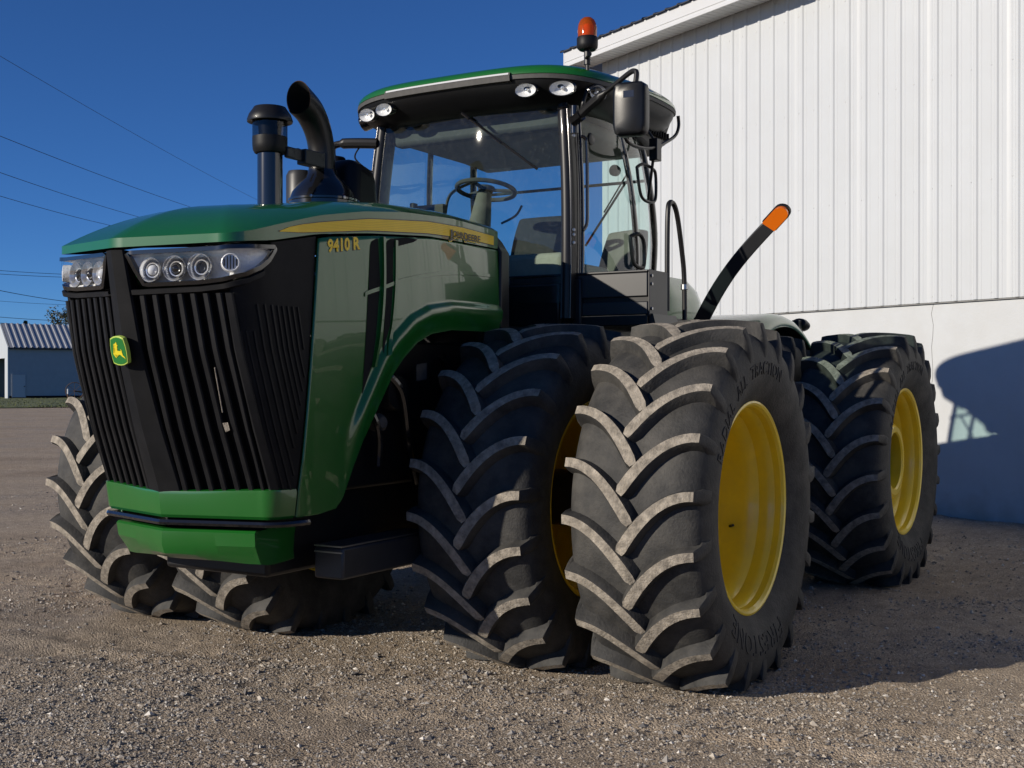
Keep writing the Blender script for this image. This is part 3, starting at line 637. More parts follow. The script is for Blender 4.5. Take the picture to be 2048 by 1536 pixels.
for sg in (1, -1):
    m = MB(); rows = []
    for q in ql:
        t0 = -.05 + q * 1.78; hl = interp(t0, ARCH); hs = interp(t0, SEAM) - .004; row = []
        for k in range(61):
            f = k / 60; f = f ** 1.35; h = hl + (hs - hl) * f; t = -.05 + q * (tb_(h) - .004 + .05); o_ = panel_off(t, h)
            row.append((t, sg * (side_s(t, h) + o_), h))
        rows.append(row)
    m.grid(rows); sp = m.build('side_panel', 'green', TR, smooth=24, solid=.012)
    def SS(t, h, o_=.006, sg=sg): return (t, sg * (side_s(t, h) + max(panel_off(t, h), 0) + o_), h)
    # dark sheets laid on the panel for shade in vent slots; blades, crease bands
    S1 = ([(1.499, 1.366), (1.663, 1.350), (1.96, 1.322), (2.225, 1.296), (2.248, 1.288), (2.262, 1.272), (2.271, 1.245)], [(1.499, 1.364), (1.64, 1.293), (1.78, 1.262), (1.96, 1.237), (2.05, 1.222), (2.271, 1.232)])
    S2 = ([(1.70, 1.212), (1.84, 1.192), (2.05, 1.176), (2.245, 1.168), (2.268, 1.155), (2.283, 1.125)], [(1.70, 1.210), (1.84, 1.145), (2.05, 1.118), (2.2, 1.112), (2.283, 1.100)])
    S3 = ([(2.240, 1.110), (2.284, 1.104), (2.302, 1.0)], [(2.240, 1.106), (2.283, .93), (2.302, .885)])  # dark triangle painted for the shade under the raised lip
    for L1, L2 in (S1, S2, S3):
        mm = MB(); rows_ = []
        for h in np.linspace(L1[0][0], L1[-1][0], 40):
            a_, b_ = interp(h, L1), interp(h, L2); rows_.append([SS(a_ + (b_ - a_) * f, h, .0085) for f in np.linspace(0, 1, 5)])
        mm.grid(rows_); mm.build('recess_shade', 'void', sp)
    def blade(lo, wd_, pr0, nm):
        mm = MB(); rows_ = []
        for t, h in smooth_path([(t, h, 0) for t, h in lo], 5) and [(p.x, p.y) for p in smooth_path([(t, h, 0) for t, h in lo], 5)]:
            rows_.append([SS(t + wd_ / 2, h, -.004), SS(t + wd_ * .42, h, pr0), SS(t - wd_ * .42, h, pr0), SS(t - wd_ / 2, h, -.004)])
        mm.grid(rows_); mm.build(nm, 'green', sp, smooth=30)
    blade([(1.200, 2.282), (1.203, 2.1), (1.213, 1.96), (1.24, 1.79), (1.285, 1.63)], .020, .026, 'vent_blade')
    blade([(1.085, 2.278), (1.093, 2.1), (1.108, 1.96), (1.135, 1.82), (1.19, 1.69)], .024, .016, 'vent_blade')
    mm = MB(); rows_ = []
    for p in smooth_path([(1.345, 1.985, 0), (1.312, 1.999, 0), (1.167, 2.039, 0), (1.046, 2.075, 0), (.82, 2.118, 0), (.579, 2.150, 0), (.3, 2.17, 0), (.02, 2.178, 0)], 6):
        e_ = .012
        rows_.append([SS(p.x, p.y - e_, .0), SS(p.x, p.y - e_ * .8, .011), SS(p.x, p.y + e_ * .8, .011), SS(p.x, p.y + e_, .0)])
    mm.grid(rows_); mm.build('crease_band', 'green', sp, smooth=30)
    # yellow stripe
    top = [(1.925, 2.237), (1.86, 2.262), (1.78, 2.282), (1.648, 2.307), (1.30, 2.362), (.776, 2.408), (.4, 2.418), (.0, 2.414)]
    bot = [(1.925, 2.2345), (1.86, 2.240), (1.78, 2.246), (1.648, 2.262), (1.30, 2.306), (.776, 2.347), (.4, 2.362), (.0, 2.362)]
    def stripe(nm, mt, f0, f1, off, x0=.012, x1=1.925):
        mm = MB(); rows_ = []
        for t in np.linspace(x0, x1, 60):
            a_, b_ = interp(t, sorted(bot)), interp(t, sorted(top)); rows_.append([(t, sg * (side_s(t, 2.2) + off), a_ + (b_ - a_) * f) for f in (f0, (f0 + f1) / 2, f1)])
        mm.grid(rows_); return mm.build(nm, mt, hood)
    stripe('stripe_border', 'letter_black', -.09, 1.09, .0012, .006, 1.935)
    stripe('stripe', 'stripe', 0, 1, .0026)
    for k in range(6): stripe('pinstripe', 'stripe_line', .10 + k * .15, .135 + k * .15, .0036, .012, 1.80 - k * .0)
    if sg > 0:
        def fA(x, y, wd, x0=1.604, wid=.232, h0=2.172):
            t = x0 - x * wid / wd; h = h0 + y + .036 * (x0 - t) / .232; return SS(t, h, .0088)
        def fB(x, y, wd): p = fA(x, y, wd); return (p[0] - .0, p[1] - .0012, p[2])
        text_mesh('9410 R', .082, fB, 'model_number', 'letter_black', sp, 0, 1.04, .0062)
        text_mesh('9410 R', .082, fA, 'model_number', 'stripe', sp, 0, 1.04, .0030)
        def fC(x, y, wd, x0=.556, wid=.318, h0=2.348):
            t = x0 - x * wid / wd; h = h0 + y - .008 * (x0 - t) / .318; return (t, side_s(t, 2.2) + .0065, h)
        def fD(x, y, wd): p = fC(x, y, wd); return (p[0] - .003, p[1] - .0015, p[2] - .005)
        JD = [('J', .068, 0), ('OHN', .052, 0), ('D', .068, 0), ('EERE', .052, 0)]; xx = .560
        for st, sz, _ in JD:
            wid = {'J': .028, 'OHN': .120, 'D': .042, 'EERE': .132}[st]
            f1 = lambda x, y, wd, xx=xx, wid=wid, dz=(-.012 if len(st) == 1 else -.004): (xx - x * wid / wd, side_s(xx, 2.2) + .0066, 2.357 + dz + y)
            f2 = lambda x, y, wd, f1=f1: (f1(x, y, wd)[0] - .002, f1(x, y, wd)[1] - .0018, f1(x, y, wd)[2] - .003)
            text_mesh(st, sz, f2, 'hood_lettering', 'stripe', hood, 0, 1.0, .003); text_mesh(st, sz, f1, 'hood_lettering', 'letter_black', hood, 0, 1.0, .0012); xx -= wid + .006

# ---------------- grille, slats, headlights, bumpers
def atb(h): return .75 + (tc_(h) - .34) - tb_(h) if tb_(h) <= tc_(h) - .34 else .5 + .25 * math.acos(min(1, max(-1, (tb_(h) - (tc_(h) - .34)) / .2))) / (math.pi / 2)
LB = [(0, 1.99), (.068, 1.99), (.124, 1.991), (.396, 1.998), (.53, 2.010), (.63, 2.032), (.70, 2.066), (.75, 2.105), (.795, 2.152)]
LT = [(0, 2.122), (.068, 2.124), (.5, 2.133), (.795, 2.156)]
GR = empty('grille', (0, 0, 0), 0, TR)
for sg in (1, -1):
    m = MB(); rows = []
    for i in range(41):
        f = i / 40; row = []
        for k in range(26):
            h = 1.03 + k / 25 * (2.23 - 1.03); a = f * (atb(h) - .004); t = plan(a, h)[0]
            hm = interp(a, LB) - .028 if a < .775 else interp(t, SEAM) - .006
            h2 = min(1.03 + k / 25 * (hm - 1.03), 2.24); a = f * (atb(h2) - .004)
            row.append(NS(a, h2, -.040 + .036 * sms(a, .50, .56), sg))
        rows.append(row)
    m.grid(rows); m.build('grille_screen', 'mesh_black', GR, smooth=40)
    for k in range(8):
        a0 = .112 + k * .0605; a1 = .125 + k * .066
        mm = MB(); rows_ = []
        for h in np.linspace(1.045, 1.945, 16):
            f = (h - 1.045) / .9; a = a1 + (a0 - a1) * f; wd_ = .016 if k < 7 else .03
            rows_.append([NS(a - wd_, h, -.05, sg), NS(a - wd_ * .9, h, .002, sg), NS(a - wd_ * .55, h, .008, sg), NS(a + wd_ * .55, h, .008, sg), NS(a + wd_ * .9, h, .002, sg), NS(a + wd_, h, -.05, sg)])
        mm.grid(rows_); mm.build('grille_slat', 'plastic', GR, smooth=40)
for sg in (1, -1):
    for k in range(11):
        mm = MB(); rows_ = []
        for h in np.linspace(1.06, 1.90 if k > 2 else 1.78, 14):
            f = (h - 1.06) / .84; a = .60 + k * .034 - .03 * f
            if a > atb(h) - .02: continue
            rows_.append([NS(a - .006, h, -.004, sg), NS(a - .004, h, .003, sg), NS(a + .004, h, .003, sg), NS(a + .006, h, -.004, sg)])
        if len(rows_) > 3: mm.grid(rows_); mm.build('screen_rib', 'plastic', GR, smooth=40)
# centre keel
m = MB()
for sg in (1, -1):
    rows = []
    for h in np.linspace(1.035, 2.142, 24):
        f = (h - 1.035) / 1.107; e = .098 - .050 * f
        rows.append([NS(0, h, .016, sg), NS(e * .5, h, .014, sg), NS(e, h, .012, sg), NS(e + .008, h, .002, sg), NS(e + .010, h, -.05, sg)])
    m.grid(rows)
m.build('centre_keel', 'mesh_black', GR, smooth=30)
# little twig and dry leaf caught in the slats
MB().tube([NS(.405, 1.42, .014), NS(.41, 1.62, .012)], .0028, 5).build('straw', 'lug_dust', GR)
MB().add([NS(.40, 1.33, .016), NS(.425, 1.34, .02), NS(.42, 1.375, .014), NS(.398, 1.372, .022)], [(0, 1, 2, 3)]).build('dry_leaf', 'lug_dust', GR)

for sg in (1, -1):
    HL = empty('headlight', (0, 0, 0), 0, TR)
    aa = list(np.linspace(.070, .795, 46))
    def lb(a): return interp(a, LB) if a > .124 else 2.124 - (a - .068) / .056 * .133
    fr_ = MB(); rows = []
    # frame: ring of sections along the outline
    out = [(a, lb(a)) for a in aa if a > .124] + [(.795, 2.154)] + [(a, interp(a, LT)) for a in aa[::-1]] + [(.10, 2.055)]
    outl = [out[-1]] + out[:-1]
    ca, ch = .36, 2.07
    def grow(a, h, g):
        da = .0; n_ = None
        i = min(range(len(out)), key=lambda k: (out[k][0] - a) ** 2 + (out[k][1] - h) ** 2)
        p0 = out[i - 1]; p1 = out[(i + 1) % len(out)]; tx, ty = p1[0] - p0[0], p1[1] - p0[1]; l_ = math.hypot(tx, ty) or 1
        return a + ty / l_ * g, h - tx / l_ * g
    secs = []
    for (a, h) in out:
        o1 = grow(a, h, .014); o2 = grow(a, h, .017); i1 = grow(a, h, -.004)
        secs.append([NS(max(o2[0], .03), o2[1], -.045, sg), NS(max(o1[0], .03), o1[1], .010, sg), NS(max(i1[0], .03), i1[1], .013, sg), NS(max(i1[0], .03), i1[1], -.02, sg)])
    secs.append(secs[0]); fr_.grid(secs); fr_.build('bezel', 'black_gloss', HL, smooth=40)
    # lower lip with bolt holes
    lip = MB(); rows = []
    for a in aa:
        if a > .72: break
        hb = lb(a) if a > .124 else 1.99
        rows.append([NS(a, hb - .022, .004, sg), NS(a, hb - .026, .018, sg), NS(a, hb - .046, .016, sg), NS(a, hb - .052, -.03, sg)])
    lip.grid(rows); lip.build('lower_lip', 'plastic', HL, smooth=40)
    # cavity: back reflector, and walls
    cav = MB(); rows = []
    for a in aa:
        lo, hi = lb(a), interp(a, LT); dp = -.022 - .034 * sms(a, .07, .2) * (1 - sms(a, .56, .79))
        rows.append([NS(a, lo + .001, -.012, sg), NS(a, lo + .010, dp * .8, sg), NS(a, lo * .7 + hi * .3, dp, sg), NS(a, lo * .35 + hi * .65, dp, sg), NS(a, hi - .010, dp * .85, sg), NS(a, hi - .001, -.012, sg)])
    cav.grid(rows); cav.build('reflector', 'reflector', HL, smooth=60)
    for i, (a, rr, dz) in enumerate(((.168, .052, 2.052), (.282, .054, 2.056), (.402, .056, 2.060), (.570, .040, 2.076))):
        c_ = Vector(NS(a, dz, -.036, sg)); n2 = pnorm(a, dz); ax_ = Vector((n2.x, sg * n2.y, 0.03)) + (Vector((.25, 0, 0)) if i < 3 else Vector((0, 0, 0)))
        if i < 3:
            bw = MB(); bw.lathe([(.012, -.035), (rr * .55, -.02), (rr * .85, .008), (rr, .036), (rr * 1.05, .040), (rr * 1.06, .034)], c_, ax_, 28); bw.build('lamp_bowl', 'chrome', HL, smooth=60)
            b2_ = MB(); b2_.lathe([(.0, .040), (.012, .038), (.021, .028), (.026, .012), (.027, -.01), (.03, -.015)], c_, ax_, 20); b2_.build('projector_lens', ('bulb', 'black_gloss', 'bowl_glass')[i], HL, smooth=70)
            rg = MB(); rg.lathe([(.029, .020), (.034, .022), (.036, .012), (.030, .0)], c_, ax_, 22); rg.build('lamp_ring', 'chrome', HL, smooth=60)
        else:
            bw = MB(); bw.lathe([(0, .034), (rr * .8, .033), (rr * .9, .040), (rr, .038), (rr * 1.05, .0)], c_, ax_, 26); lp = bw.build('turn_lamp', 'reflector', HL, smooth=40)
            q = MB(); 
            for k in range(5):
                o_ = Vector((0, sg, 0)) * 0; yy = (-2 + k) * .013; dirx = Vector((-ax_.y, ax_.x, 0)).normalized(); b0 = c_ + ax_.normalized() * .036 + dirx * yy; hh = math.sqrt(max(.0001, .030 ** 2 - yy ** 2))
                q.tube([b0 - Vector((0, 0, hh)), b0 + Vector((0, 0, hh))], .0028, 5)
            q.build('lamp_grid', 'black', lp)
    gl = MB(); rows = []
    for a in aa:
        lo, hi = lb(a), interp(a, LT); rows.append([NS(a, lo + (hi - lo) * f, .004 + .006 * math.sin(f * math.pi), sg) for f in np.linspace(.0, 1, 7)])
    gl.grid(rows); gl.build('lens', 'lens_glass', HL, smooth=60)

# green bumper band, black rubber strip, lower bumper
m = MB()
for sg in (1, -1):
    rows = []
    for f in np.linspace(0, 1, 40):
        row = []
        for h, o_ in ((.925, -.02), (.926, .008), (.94, .018), (1.035, .020), (1.05, .016), (1.056, .0), (1.056, -.05)):
            a = f * (atb(h) - .002); row.append(NS(a, h - .018 * sms(a, .0, .4) * 0 + .012 * sms(a, .1, .55) * (h > 1.0), o_ - .016 * sms(f, .8, 1.0), sg))
        rows.append(row)
    m.grid(rows)
m.build('bumper', 'green', TR, smooth=30)
m = MB()
for sg in (1, -1):
    rows = []
    for a in np.linspace(0, .74, 34):
        rows.append([NS(a, .918, -.03, sg), NS(a, .917, .026, sg), NS(a, .905, .034, sg), NS(a, .893, .030, sg), NS(a, .886, .0, sg), NS(a, .884, -.06, sg)])
    m.grid(rows)
m.build('rubber_strip', 'black_gloss', TR, smooth=40)
m = MB()
for sg in (1, -1):
    rows = []
    for a in np.linspace(0, .468, 26):
        e = a / .468; lift = .045 * math.cos(min(1, a / .40) * math.pi / 2) ** 1.0 * 1.0
        rows.append([NS(a, .874, -.02, sg), NS(a, .872, .006, sg), NS(a, .862, .016, sg), NS(a, .80, .020 - .01 * e, sg), NS(a, .735 + lift * .45 - .0 * e, .004 - .03 * e, sg), NS(a, .712 + lift * .4, -.03, sg), NS(a, .700 + lift * .3, -.10, sg), NS(a, .690, -.30, sg), NS(a, .690, -.5, sg)])
    rows.append([NS(.474, p_, q_, sg) for p_, q_ in ((.870, -.03), (.866, -.02), (.855, -.02), (.80, -.02), (.73, -.05), (.70, -.08), (.695, -.14), (.690, -.3), (.690, -.5))])
    rows.append([NS(.478, p_, -.5, sg) for p_ in (.870, .866, .855, .80, .73, .70, .695, .690, .689)])
    m.grid(rows)
m.build('lower_bumper', 'green', TR, smooth=26)

# emblem
def shield(u, v): return u, v
EMB = [(-.80, .84), (-.4, .96), (0, 1.0), (.4, .96), (.80, .84), (.94, .35), (.98, -.10), (.94, -.5), (.86, -.84), (.4, -.97), (0, -1.0), (-.4, -.97), (-.86, -.84), (-.94, -.5), (-.98, -.10), (-.94, .35)]
DEER = [(-0.723, -0.188), (-0.433, -0.109), (-0.336, 0.069), (-0.293, 0.208), (-0.453, 0.263), (-0.351, 0.343), (-0.185, 0.406), (-0.301, 0.426), (-0.446, 0.436), (-0.457, 0.545), (-0.392, 0.515), (-0.324, 0.489), (-0.3, 0.608), (-0.25, 0.545), (-0.188, 0.574), (-0.083, 0.683), (-0.05, 0.628), (-0.024, 0.505), (-0.043, 0.436), (0.105, 0.436), (-0.039, 0.331), (-0.105, 0.208), (-0.116, 0.069), (-0.05, 0.014), (0.401, -0.01), (0.354, 0.164), (0.503, 0.02), (0.492, -0.069), (0.535, -0.208), (0.567, -0.337), (0.753, -0.446), (0.876, -0.634), (0.669, -0.505), (0.473, -0.436), (0.29, -0.317), (0.141, -0.271), (-0.242, -0.297), (-0.446, -0.257), (-0.567, -0.208), (-0.516, -0.317), (-0.301, -0.465), (-0.382, -0.515), (-0.559, -0.376)]
def emblem(c, ru, rv, eu, ev, en, parent, m1='deer_yellow', m2='deer_green', m3='rim_yellowgreen', th=.018, back=True):
    c, eu, ev, en = Vector(c), Vector(eu), Vector(ev), Vector(en)
    def F(k, d_): return lambda u, v: tuple(c + eu * (u * ru * k) + ev * (v * rv * k) + en * d_)
    E_ = MB().prism(EMB, F(1.0, th), F(1.0, 0)).build('emblem', m3, parent, bevel=.002)
    MB().prism(EMB, F(.90, th + .0016), F(.90, th - .004)).build('emblem_field', m2, E_)
    bm = bmesh.new(); vs = [bm.verts.new(F(.90, th + .0032)(u, v)) for u, v in DEER]; f = bm.faces.new(vs); bmesh.ops.triangulate(bm, faces=[f])
    me = bpy.data.meshes.new('deer'); bm.to_mesh(me); bm.free(); me.materials.append(MATS[m1]); o = bpy.data.objects.new('leaping_deer', me); COL.objects.link(o); o.parent = E_
    return E_
t7, _ = plan(0, 1.70); lean = Vector((tc_(1.8) - tc_(1.6), 0, .2)).normalized()
emblem((t7 + .028, 0, 1.70), .052, .068, (0, 1, 0), lean, Vector((lean.z, 0, -lean.x)), GR, th=.022)

# ---------------- chassis, engine bay, axles
m = MB(); m.box(-1.6, 1.72, -.34, .34, .62, 1.12); m.box(-.1, 1.55, -.40, .40, 1.0, 1.78); m.box(-1.5, 0, -.5, .5, 1.1, 1.9); m.build('front_frame', 'black', TR, bevel=.02)
m = MB(); m.tube([(0, -1.62, AX_F), (0, 1.62, AX_F)], .16, 20); m.box(-.28, .28, -.42, .42, AX_F - .26, AX_F + .26); m.build('front_axle', 'black', TR, bevel=.02)
m = MB(); m.tube([(-3.45, -2.0, AX_R), (-3.45, 2.0, AX_R)], .17, 20); m.box(-4.1, -1.7, -.42, .42, .62, 1.45); m.box(-3.8, -3.1, -.5, .5, .6, 1.25); rear(m.build('rear_frame', 'black', TR, bevel=.02))
m = MB(); m.tube([(-1.75, 0, .6), (-1.75, 0, 1.5)], .16, 18); m.build('articulation_joint', 'black', TR)
for pth, rr in (([(.95, .44, 1.62), (.85, .50, 1.5), (.75, .48, 1.2), (.6, .42, 1.0)], .022), ([(1.1, .46, 1.45), (1.05, .5, 1.3), (1.0, .46, 1.12)], .018), ([(.4, .46, 1.7), (.3, .5, 1.5), (.35, .45, 1.2)], .03)):
    MB().tube(smooth_path(pth, 6), rr, 8).build('hose', 'black_gloss', TR)
MB().lathe([(0, .06), (.03, .055), (.05, .03), (.05, 0), (.035, -.04)], (1.02, .46, 1.34), (0.2, 1, .1), 8).build('filler_cap', 'trim_grey', TR)
MB().add([(.72, .505, 1.56), (.62, .505, 1.57), (.62, .505, 1.66), (.72, .505, 1.65)], [(0, 1, 2, 3)]).build('service_sticker', 'trim_grey', TR)
MB().lathe([(0, .12), (.09, .12), (.1, .1), (.1, -.2), (0, -.2)], (.85, .36, 1.5), (0, 1, 0), 20).build('oil_filter', 'black', TR)
# battery box / step under the front
m = MB(); m.box(.74, 1.50, .44, .62, .600, .755); bx = m.build('battery_box', 'panel_grey', TR, bevel=.012)
MB().box(.74, 1.506, .445, .615, .757, .764).build('box_lid', 'steel', bx); MB().box(1.498, 1.505, .445, .615, .728, .734).build('box_rib', 'steel', bx)
emblem((.78, .6205, .665), .024, .031, (-1, 0, 0), (0, 0, 1), (0, 1, 0), bx, 'deer_green', 'deer_dim', 'deer_green', .0015)

# ---------------- rear fenders, tank, arm lamp
for sg in (1, -1):
    m = MB(); rows = []
    for a in np.linspace(R(-8), R(168), 40):
        row = []
        for k, (s_, dr) in enumerate(((.60, -.16), (.605, -.05), (.63, 0.0), (.68, .018), (1.08, .018), (1.15, .012), (1.20, -.015), (1.225, -.05), (1.23, -.085))):
            r_ = 1.135 + dr; row.append((-3.45 + .06 + r_ * 1.08 * math.cos(a), sg * s_, AX_R + r_ * math.sin(a)))
        rows.append(row)
    m.grid(rows); rear(m.build('rear_fender', 'green', TR, smooth=40, solid=.012))
    m = MB(); rows = []
    for a in np.linspace(R(-8), R(168), 30):
        rows.append([(-3.39 + (1.10 + d_) * 1.08 * math.cos(a), sg * s_, AX_R + (1.10 + d_) * math.sin(a)) for s_, d_ in ((.62, 0), (1.20, -.01))])
    m.grid(rows); rear(m.build('fender_liner', 'black', TR))
    # tail lamp stub on the rear of the fender
    m = MB(); m.lathe([(0, .09), (.035, .085), (.05, .06), (.05, 0), (.04, -.04), (0, -.04)], (-4.12, sg * 1.10, 2.05), (-.9, 0, -.25), 16, sx=1.5); m.box(-4.08, -4.0, sg * 1.10 - .03, sg * 1.10 + .03, 1.95, 2.08); rear(m.build('tail_lamp', 'black', TR, bevel=.006))
    # warning lamp arm
    m = MB(); rows = []
    D_ = Vector((.31, .625, .645)); Ln = D_.length; D_.normalize(); B_ = Vector((.94, .31, -.13)); B_ = (B_ - D_ * B_.dot(D_)).normalized(); N_ = B_.cross(D_)
    if N_.z < 0: N_ = -N_
    b_0 = Vector((-2.00, 1.06, 1.955))
    def AM(u, v, d_): p = b_0 + D_ * u + N_ * v + B_ * d_; return (p.x, sg * p.y, p.z)
    for q in np.linspace(0, 1, 14):
        wv = .052 - .006 * q; bow = .040 * math.sin(q * math.pi)
        rows.append([AM(Ln * q, bow + f * wv, e * .03) for e, f in ((1, 1), (1, -1), (-1, -1), (-1, 1))])
    m.grid(rows, close=True); n0 = len(m.v); m.f.append((0, 1, 2, 3)); m.m.append(0); m.f.append((n0 - 1, n0 - 2, n0 - 3, n0 - 4)); m.m.append(0)
    arm = m.build('lamp_arm', 'panel_grey', TR, bevel=.006)
    def AR(u, v, d_): return AM(Ln + u, v - u * .12, d_)
    shp = [(-.01, -.052), (.115, -.052)] + [(.115 + .052 * math.cos(a), .052 * math.sin(a)) for a in np.linspace(-1.57, 1.57, 11)] + [(-.01, .052)]
    MB().prism([(u * 1.03, v * 1.06) for u, v in shp], lambda u, v: AR(u, v, .006), lambda u, v: AR(u, v, -.030)).build('lamp_housing', 'plastic', arm, bevel=.006)
    MB().prism([(u * .985 + .002, v * .95) for u, v in shp], lambda u, v: AR(u, v, .034), lambda u, v: AR(u, v, .004)).build('lamp_lens', 'amber', arm, bevel=.008, seg=3)
    MB().prism([(u * .985 + .002, v * .95) for u, v in shp], lambda u, v: AR(u, v, -.028), lambda u, v: AR(u, v, -.044)).build('lamp_lens', 'amber', arm, bevel=.006)
m = MB(); rows = []
for h in np.linspace(1.2, 2.36, 14):
    e = .10 * max(0, (h - 2.15) / .21) ** 2.2; L_ = []
    for a in np.linspace(0, 2 * math.pi, 41)[:-1]:
        c_, s_ = math.cos(a), math.sin(a); p = 5; r_ = (abs(c_) ** p + abs(s_) ** p) ** (-1 / p); L_.append((-2.62 + (.50 - e) * r_ * c_, (.70 - e) * r_ * s_, h))
    rows.append(L_)
m.grid(rows, close=True); m.f.append(tuple(range(len(m.v) - 40, len(m.v)))); m.m.append(0); rear(m.build('fuel_tank', 'green', TR, smooth=45))

# ---------------- cab
CAB = empty('cab', (0, 0, 0), 0, TR)
def pil(pts, wt, ws, nm, mt='black_gloss', parent=CAB):      # pillar: path of (t,s,h), rectangular section wt x ws
    m = MB(); rows = []
    for p in smooth_path(pts, 5): rows.append([(p.x + a * wt / 2, p.y + b_ * ws / 2, p.z) for a, b_ in [(math.copysign(abs(math.cos(q_)) ** .7, math.cos(q_)), math.copysign(abs(math.sin(q_)) ** .7, math.sin(q_))) for q_ in np.linspace(0, 6.2832, 17)[:-1]]])
    m.grid(rows, close=True); return m.build(nm, mt, parent, smooth=40)
AP = [(-.56, .755, 1.95), (-.565, .760, 2.4), (-.585, .745, 2.85), (-.62, .70, 3.34)]
BP = [(-1.46, .80, 2.02), (-1.43, .835, 2.4), (-1.36, .825, 2.85), (-1.29, .765, 3.28)]
CP = [(-1.97, .70, 2.15), (-1.93, .745, 2.55), (-1.86, .745, 2.9), (-1.78, .70, 3.28)]
def ip(P, h): return tuple(interp(h, [(p[2], p[k]) for p in P]) for k in (0, 1))
for sg in (1, -1):
    f = lambda P: [(t, sg * s, h) for t, s, h in P]
    pil([(t - .045, s_ - sg * .005, h) for t, s_, h in f(AP)], .17, .085, 'front_pillar', 'black'); pil(f(BP), .05, .035, 'door_pillar'); pil(f(CP), .05, .05, 'rear_pillar')
    # door frame strip along the front pillar, thin gloss tubes added for highlight lines
    pil([(t - .145, sg * (s + .022), h) for t, s, h in AP], .03, .03, 'door_edge')
    pil([(t + .022, sg * (s + .030), h) for t, s, h in AP], .010, .010, 'highlight_rail'); pil([(t - .075, sg * (s + .045), h) for t, s, h in AP], .009, .009, 'highlight_rail')
    # side glass
    for P0, P1, o0, o1, nm in ((AP, BP, -.14, .03, 'door_glass'), (BP, CP, -.03, .03, 'quarter_glass')):
        g = MB(); rows = []
        for h in np.linspace(2.20, 3.27, 14):
            a_, b_ = ip(P0, h), ip(P1, h); row = []
            for q in np.linspace(0, 1, 10):
                t = (a_[0] + o0) * (1 - q) + (b_[0] + o1) * q; s = a_[1] * (1 - q) + b_[1] * q + .022 * math.sin(q * math.pi) + .012
                row.append((t, sg * s, h))
            rows.append(row)
        g.grid(rows); g.build(nm, 'cab_glass', CAB, smooth=60)
# windscreen and rear window
g = MB(); rows = []
def wsx(s, h): return -.56 - .060 * ((h - 2.05) / 1.29) ** 2 + .012 + .052 * (1 - (s / .72) ** 2)
for h in np.linspace(2.05, 3.34, 20):
    e = ip(AP, h)[1] - .02; rows.append([(wsx(s, h), s, h) for s in np.linspace(-e, e, 26)])
g.grid(rows); g.build('windscreen', 'windscreen_glass', CAB, smooth=80)
g = MB(); rows = []
for h in np.linspace(2.22, 3.25, 8):
    b_ = ip(CP, h); rows.append([(b_[0] - .05 * (1 - (s / .7) ** 2) - .01, s, h) for s in np.linspace(-b_[1] + .03, b_[1] - .03, 16)])
g.grid(rows); g.build('rear_window', 'cab_glass', CAB, smooth=80)
# cab body below the glass, floor and rear bulkhead
m = MB(); m.box(-2.0, -.62, -.72, .72, 1.72, 1.98); m.box(-2.02, -1.97, -.72, .72, 1.98, 2.20); m.box(-.66, -.57, -.70, .70, 1.9, 2.18); m.build('cab_body', 'black', CAB, bevel=.02)
for sg in (1, -1):
    m = MB(); m.box(-1.97, -.60, sg * .80 - .035, sg * .80 + .03, 1.80, 2.205); m.build('door_sill', 'black', CAB, bevel=.012)
# headliner and roof beams
m = MB(); m.box(-1.90, -.78, -.66, .66, 3.19, 3.29); m.build('headliner', 'interior_light', CAB, bevel=.04, seg=3)
m = MB(); m.box(-.77, -.66, -.66, .66, 3.17, 3.30); m.build('headliner_front', 'interior', CAB, bevel=.03)
m = MB(); m.tube([(-1.98, -.68, 3.02), (-1.98, .68, 3.02)], .012, 6); m.build('rear_rail', 'interior', CAB)
m = MB(); m.lathe([(0, -.012), (.04, -.012), (.042, .02), (.0, .02)], (-1.9, .45, 3.10), (1, 0, 0), 16); m.build('rear_speaker', 'interior', CAB)
# roof
def outline(ins, n=112, fx=0.0):
    L_ = []
    for k in range(n):
        a = 2 * math.pi * k / n; c_, s_ = math.cos(a), math.sin(a); p = 4.6 if c_ > 0 else 5.2
        r_ = (abs(c_) ** p + abs(s_) ** p) ** (-1 / p)
        t = -1.20 + (.80 if c_ > 0 else .95) * r_ * c_; s = .965 * r_ * s_
        if c_ > 0: t += .05 * (1 - (s / .9) ** 2)
        k_ = Vector((t + 1.2, s)); k_ *= max(0, 1 - ins / k_.length); L_.append((k_.x - 1.2 + fx, k_.y))
    return L_
def loops(lv, nm, mt, parent=CAB, cap=0, sm=35):
    m = MB(); rows = [[(t, s, zf(t, s) if callable(zf) else zf) for t, s in outline(ins)] for ins, zf in lv]
    m.grid(rows, close=True); n = 112; N = len(m.v)
    if cap & 1: m.f.append(tuple(range(N - n, N))); m.m.append(0)
    if cap & 2: m.f.append(tuple(range(n))); m.m.append(0)
    return m.build(nm, mt, parent, smooth=sm)
dz = lambda z, k=1.0: (lambda t, s: z + k * (.055 * sms(-t, .5, 1.5) * 1.0 - .03 * (abs(s) / .9) ** 4))
loops([(.26, 3.285), (.19, 3.290), (.14, dz(3.305, .3)), (.055, dz(3.362, .6)), (.02, dz(3.41)), (.012, dz(3.44))], 'roof_visor', 'visor_black', cap=2)
loops([(.02, dz(3.436)), (.0, dz(3.438)), (-.002, dz(3.462)), (.006, dz(3.468))], 'roof_lip', 'trim_grey')
loops([(.012, dz(3.462)), (.0, dz(3.470)), (.004, dz(3.490)), (.02, dz(3.510)), (.05, dz(3.528)), (.10, dz(3.541)), (.2, dz(3.553)), (.4, dz(3.562)), (.7, dz(3.567))], 'roof', 'green', cap=1, sm=50)
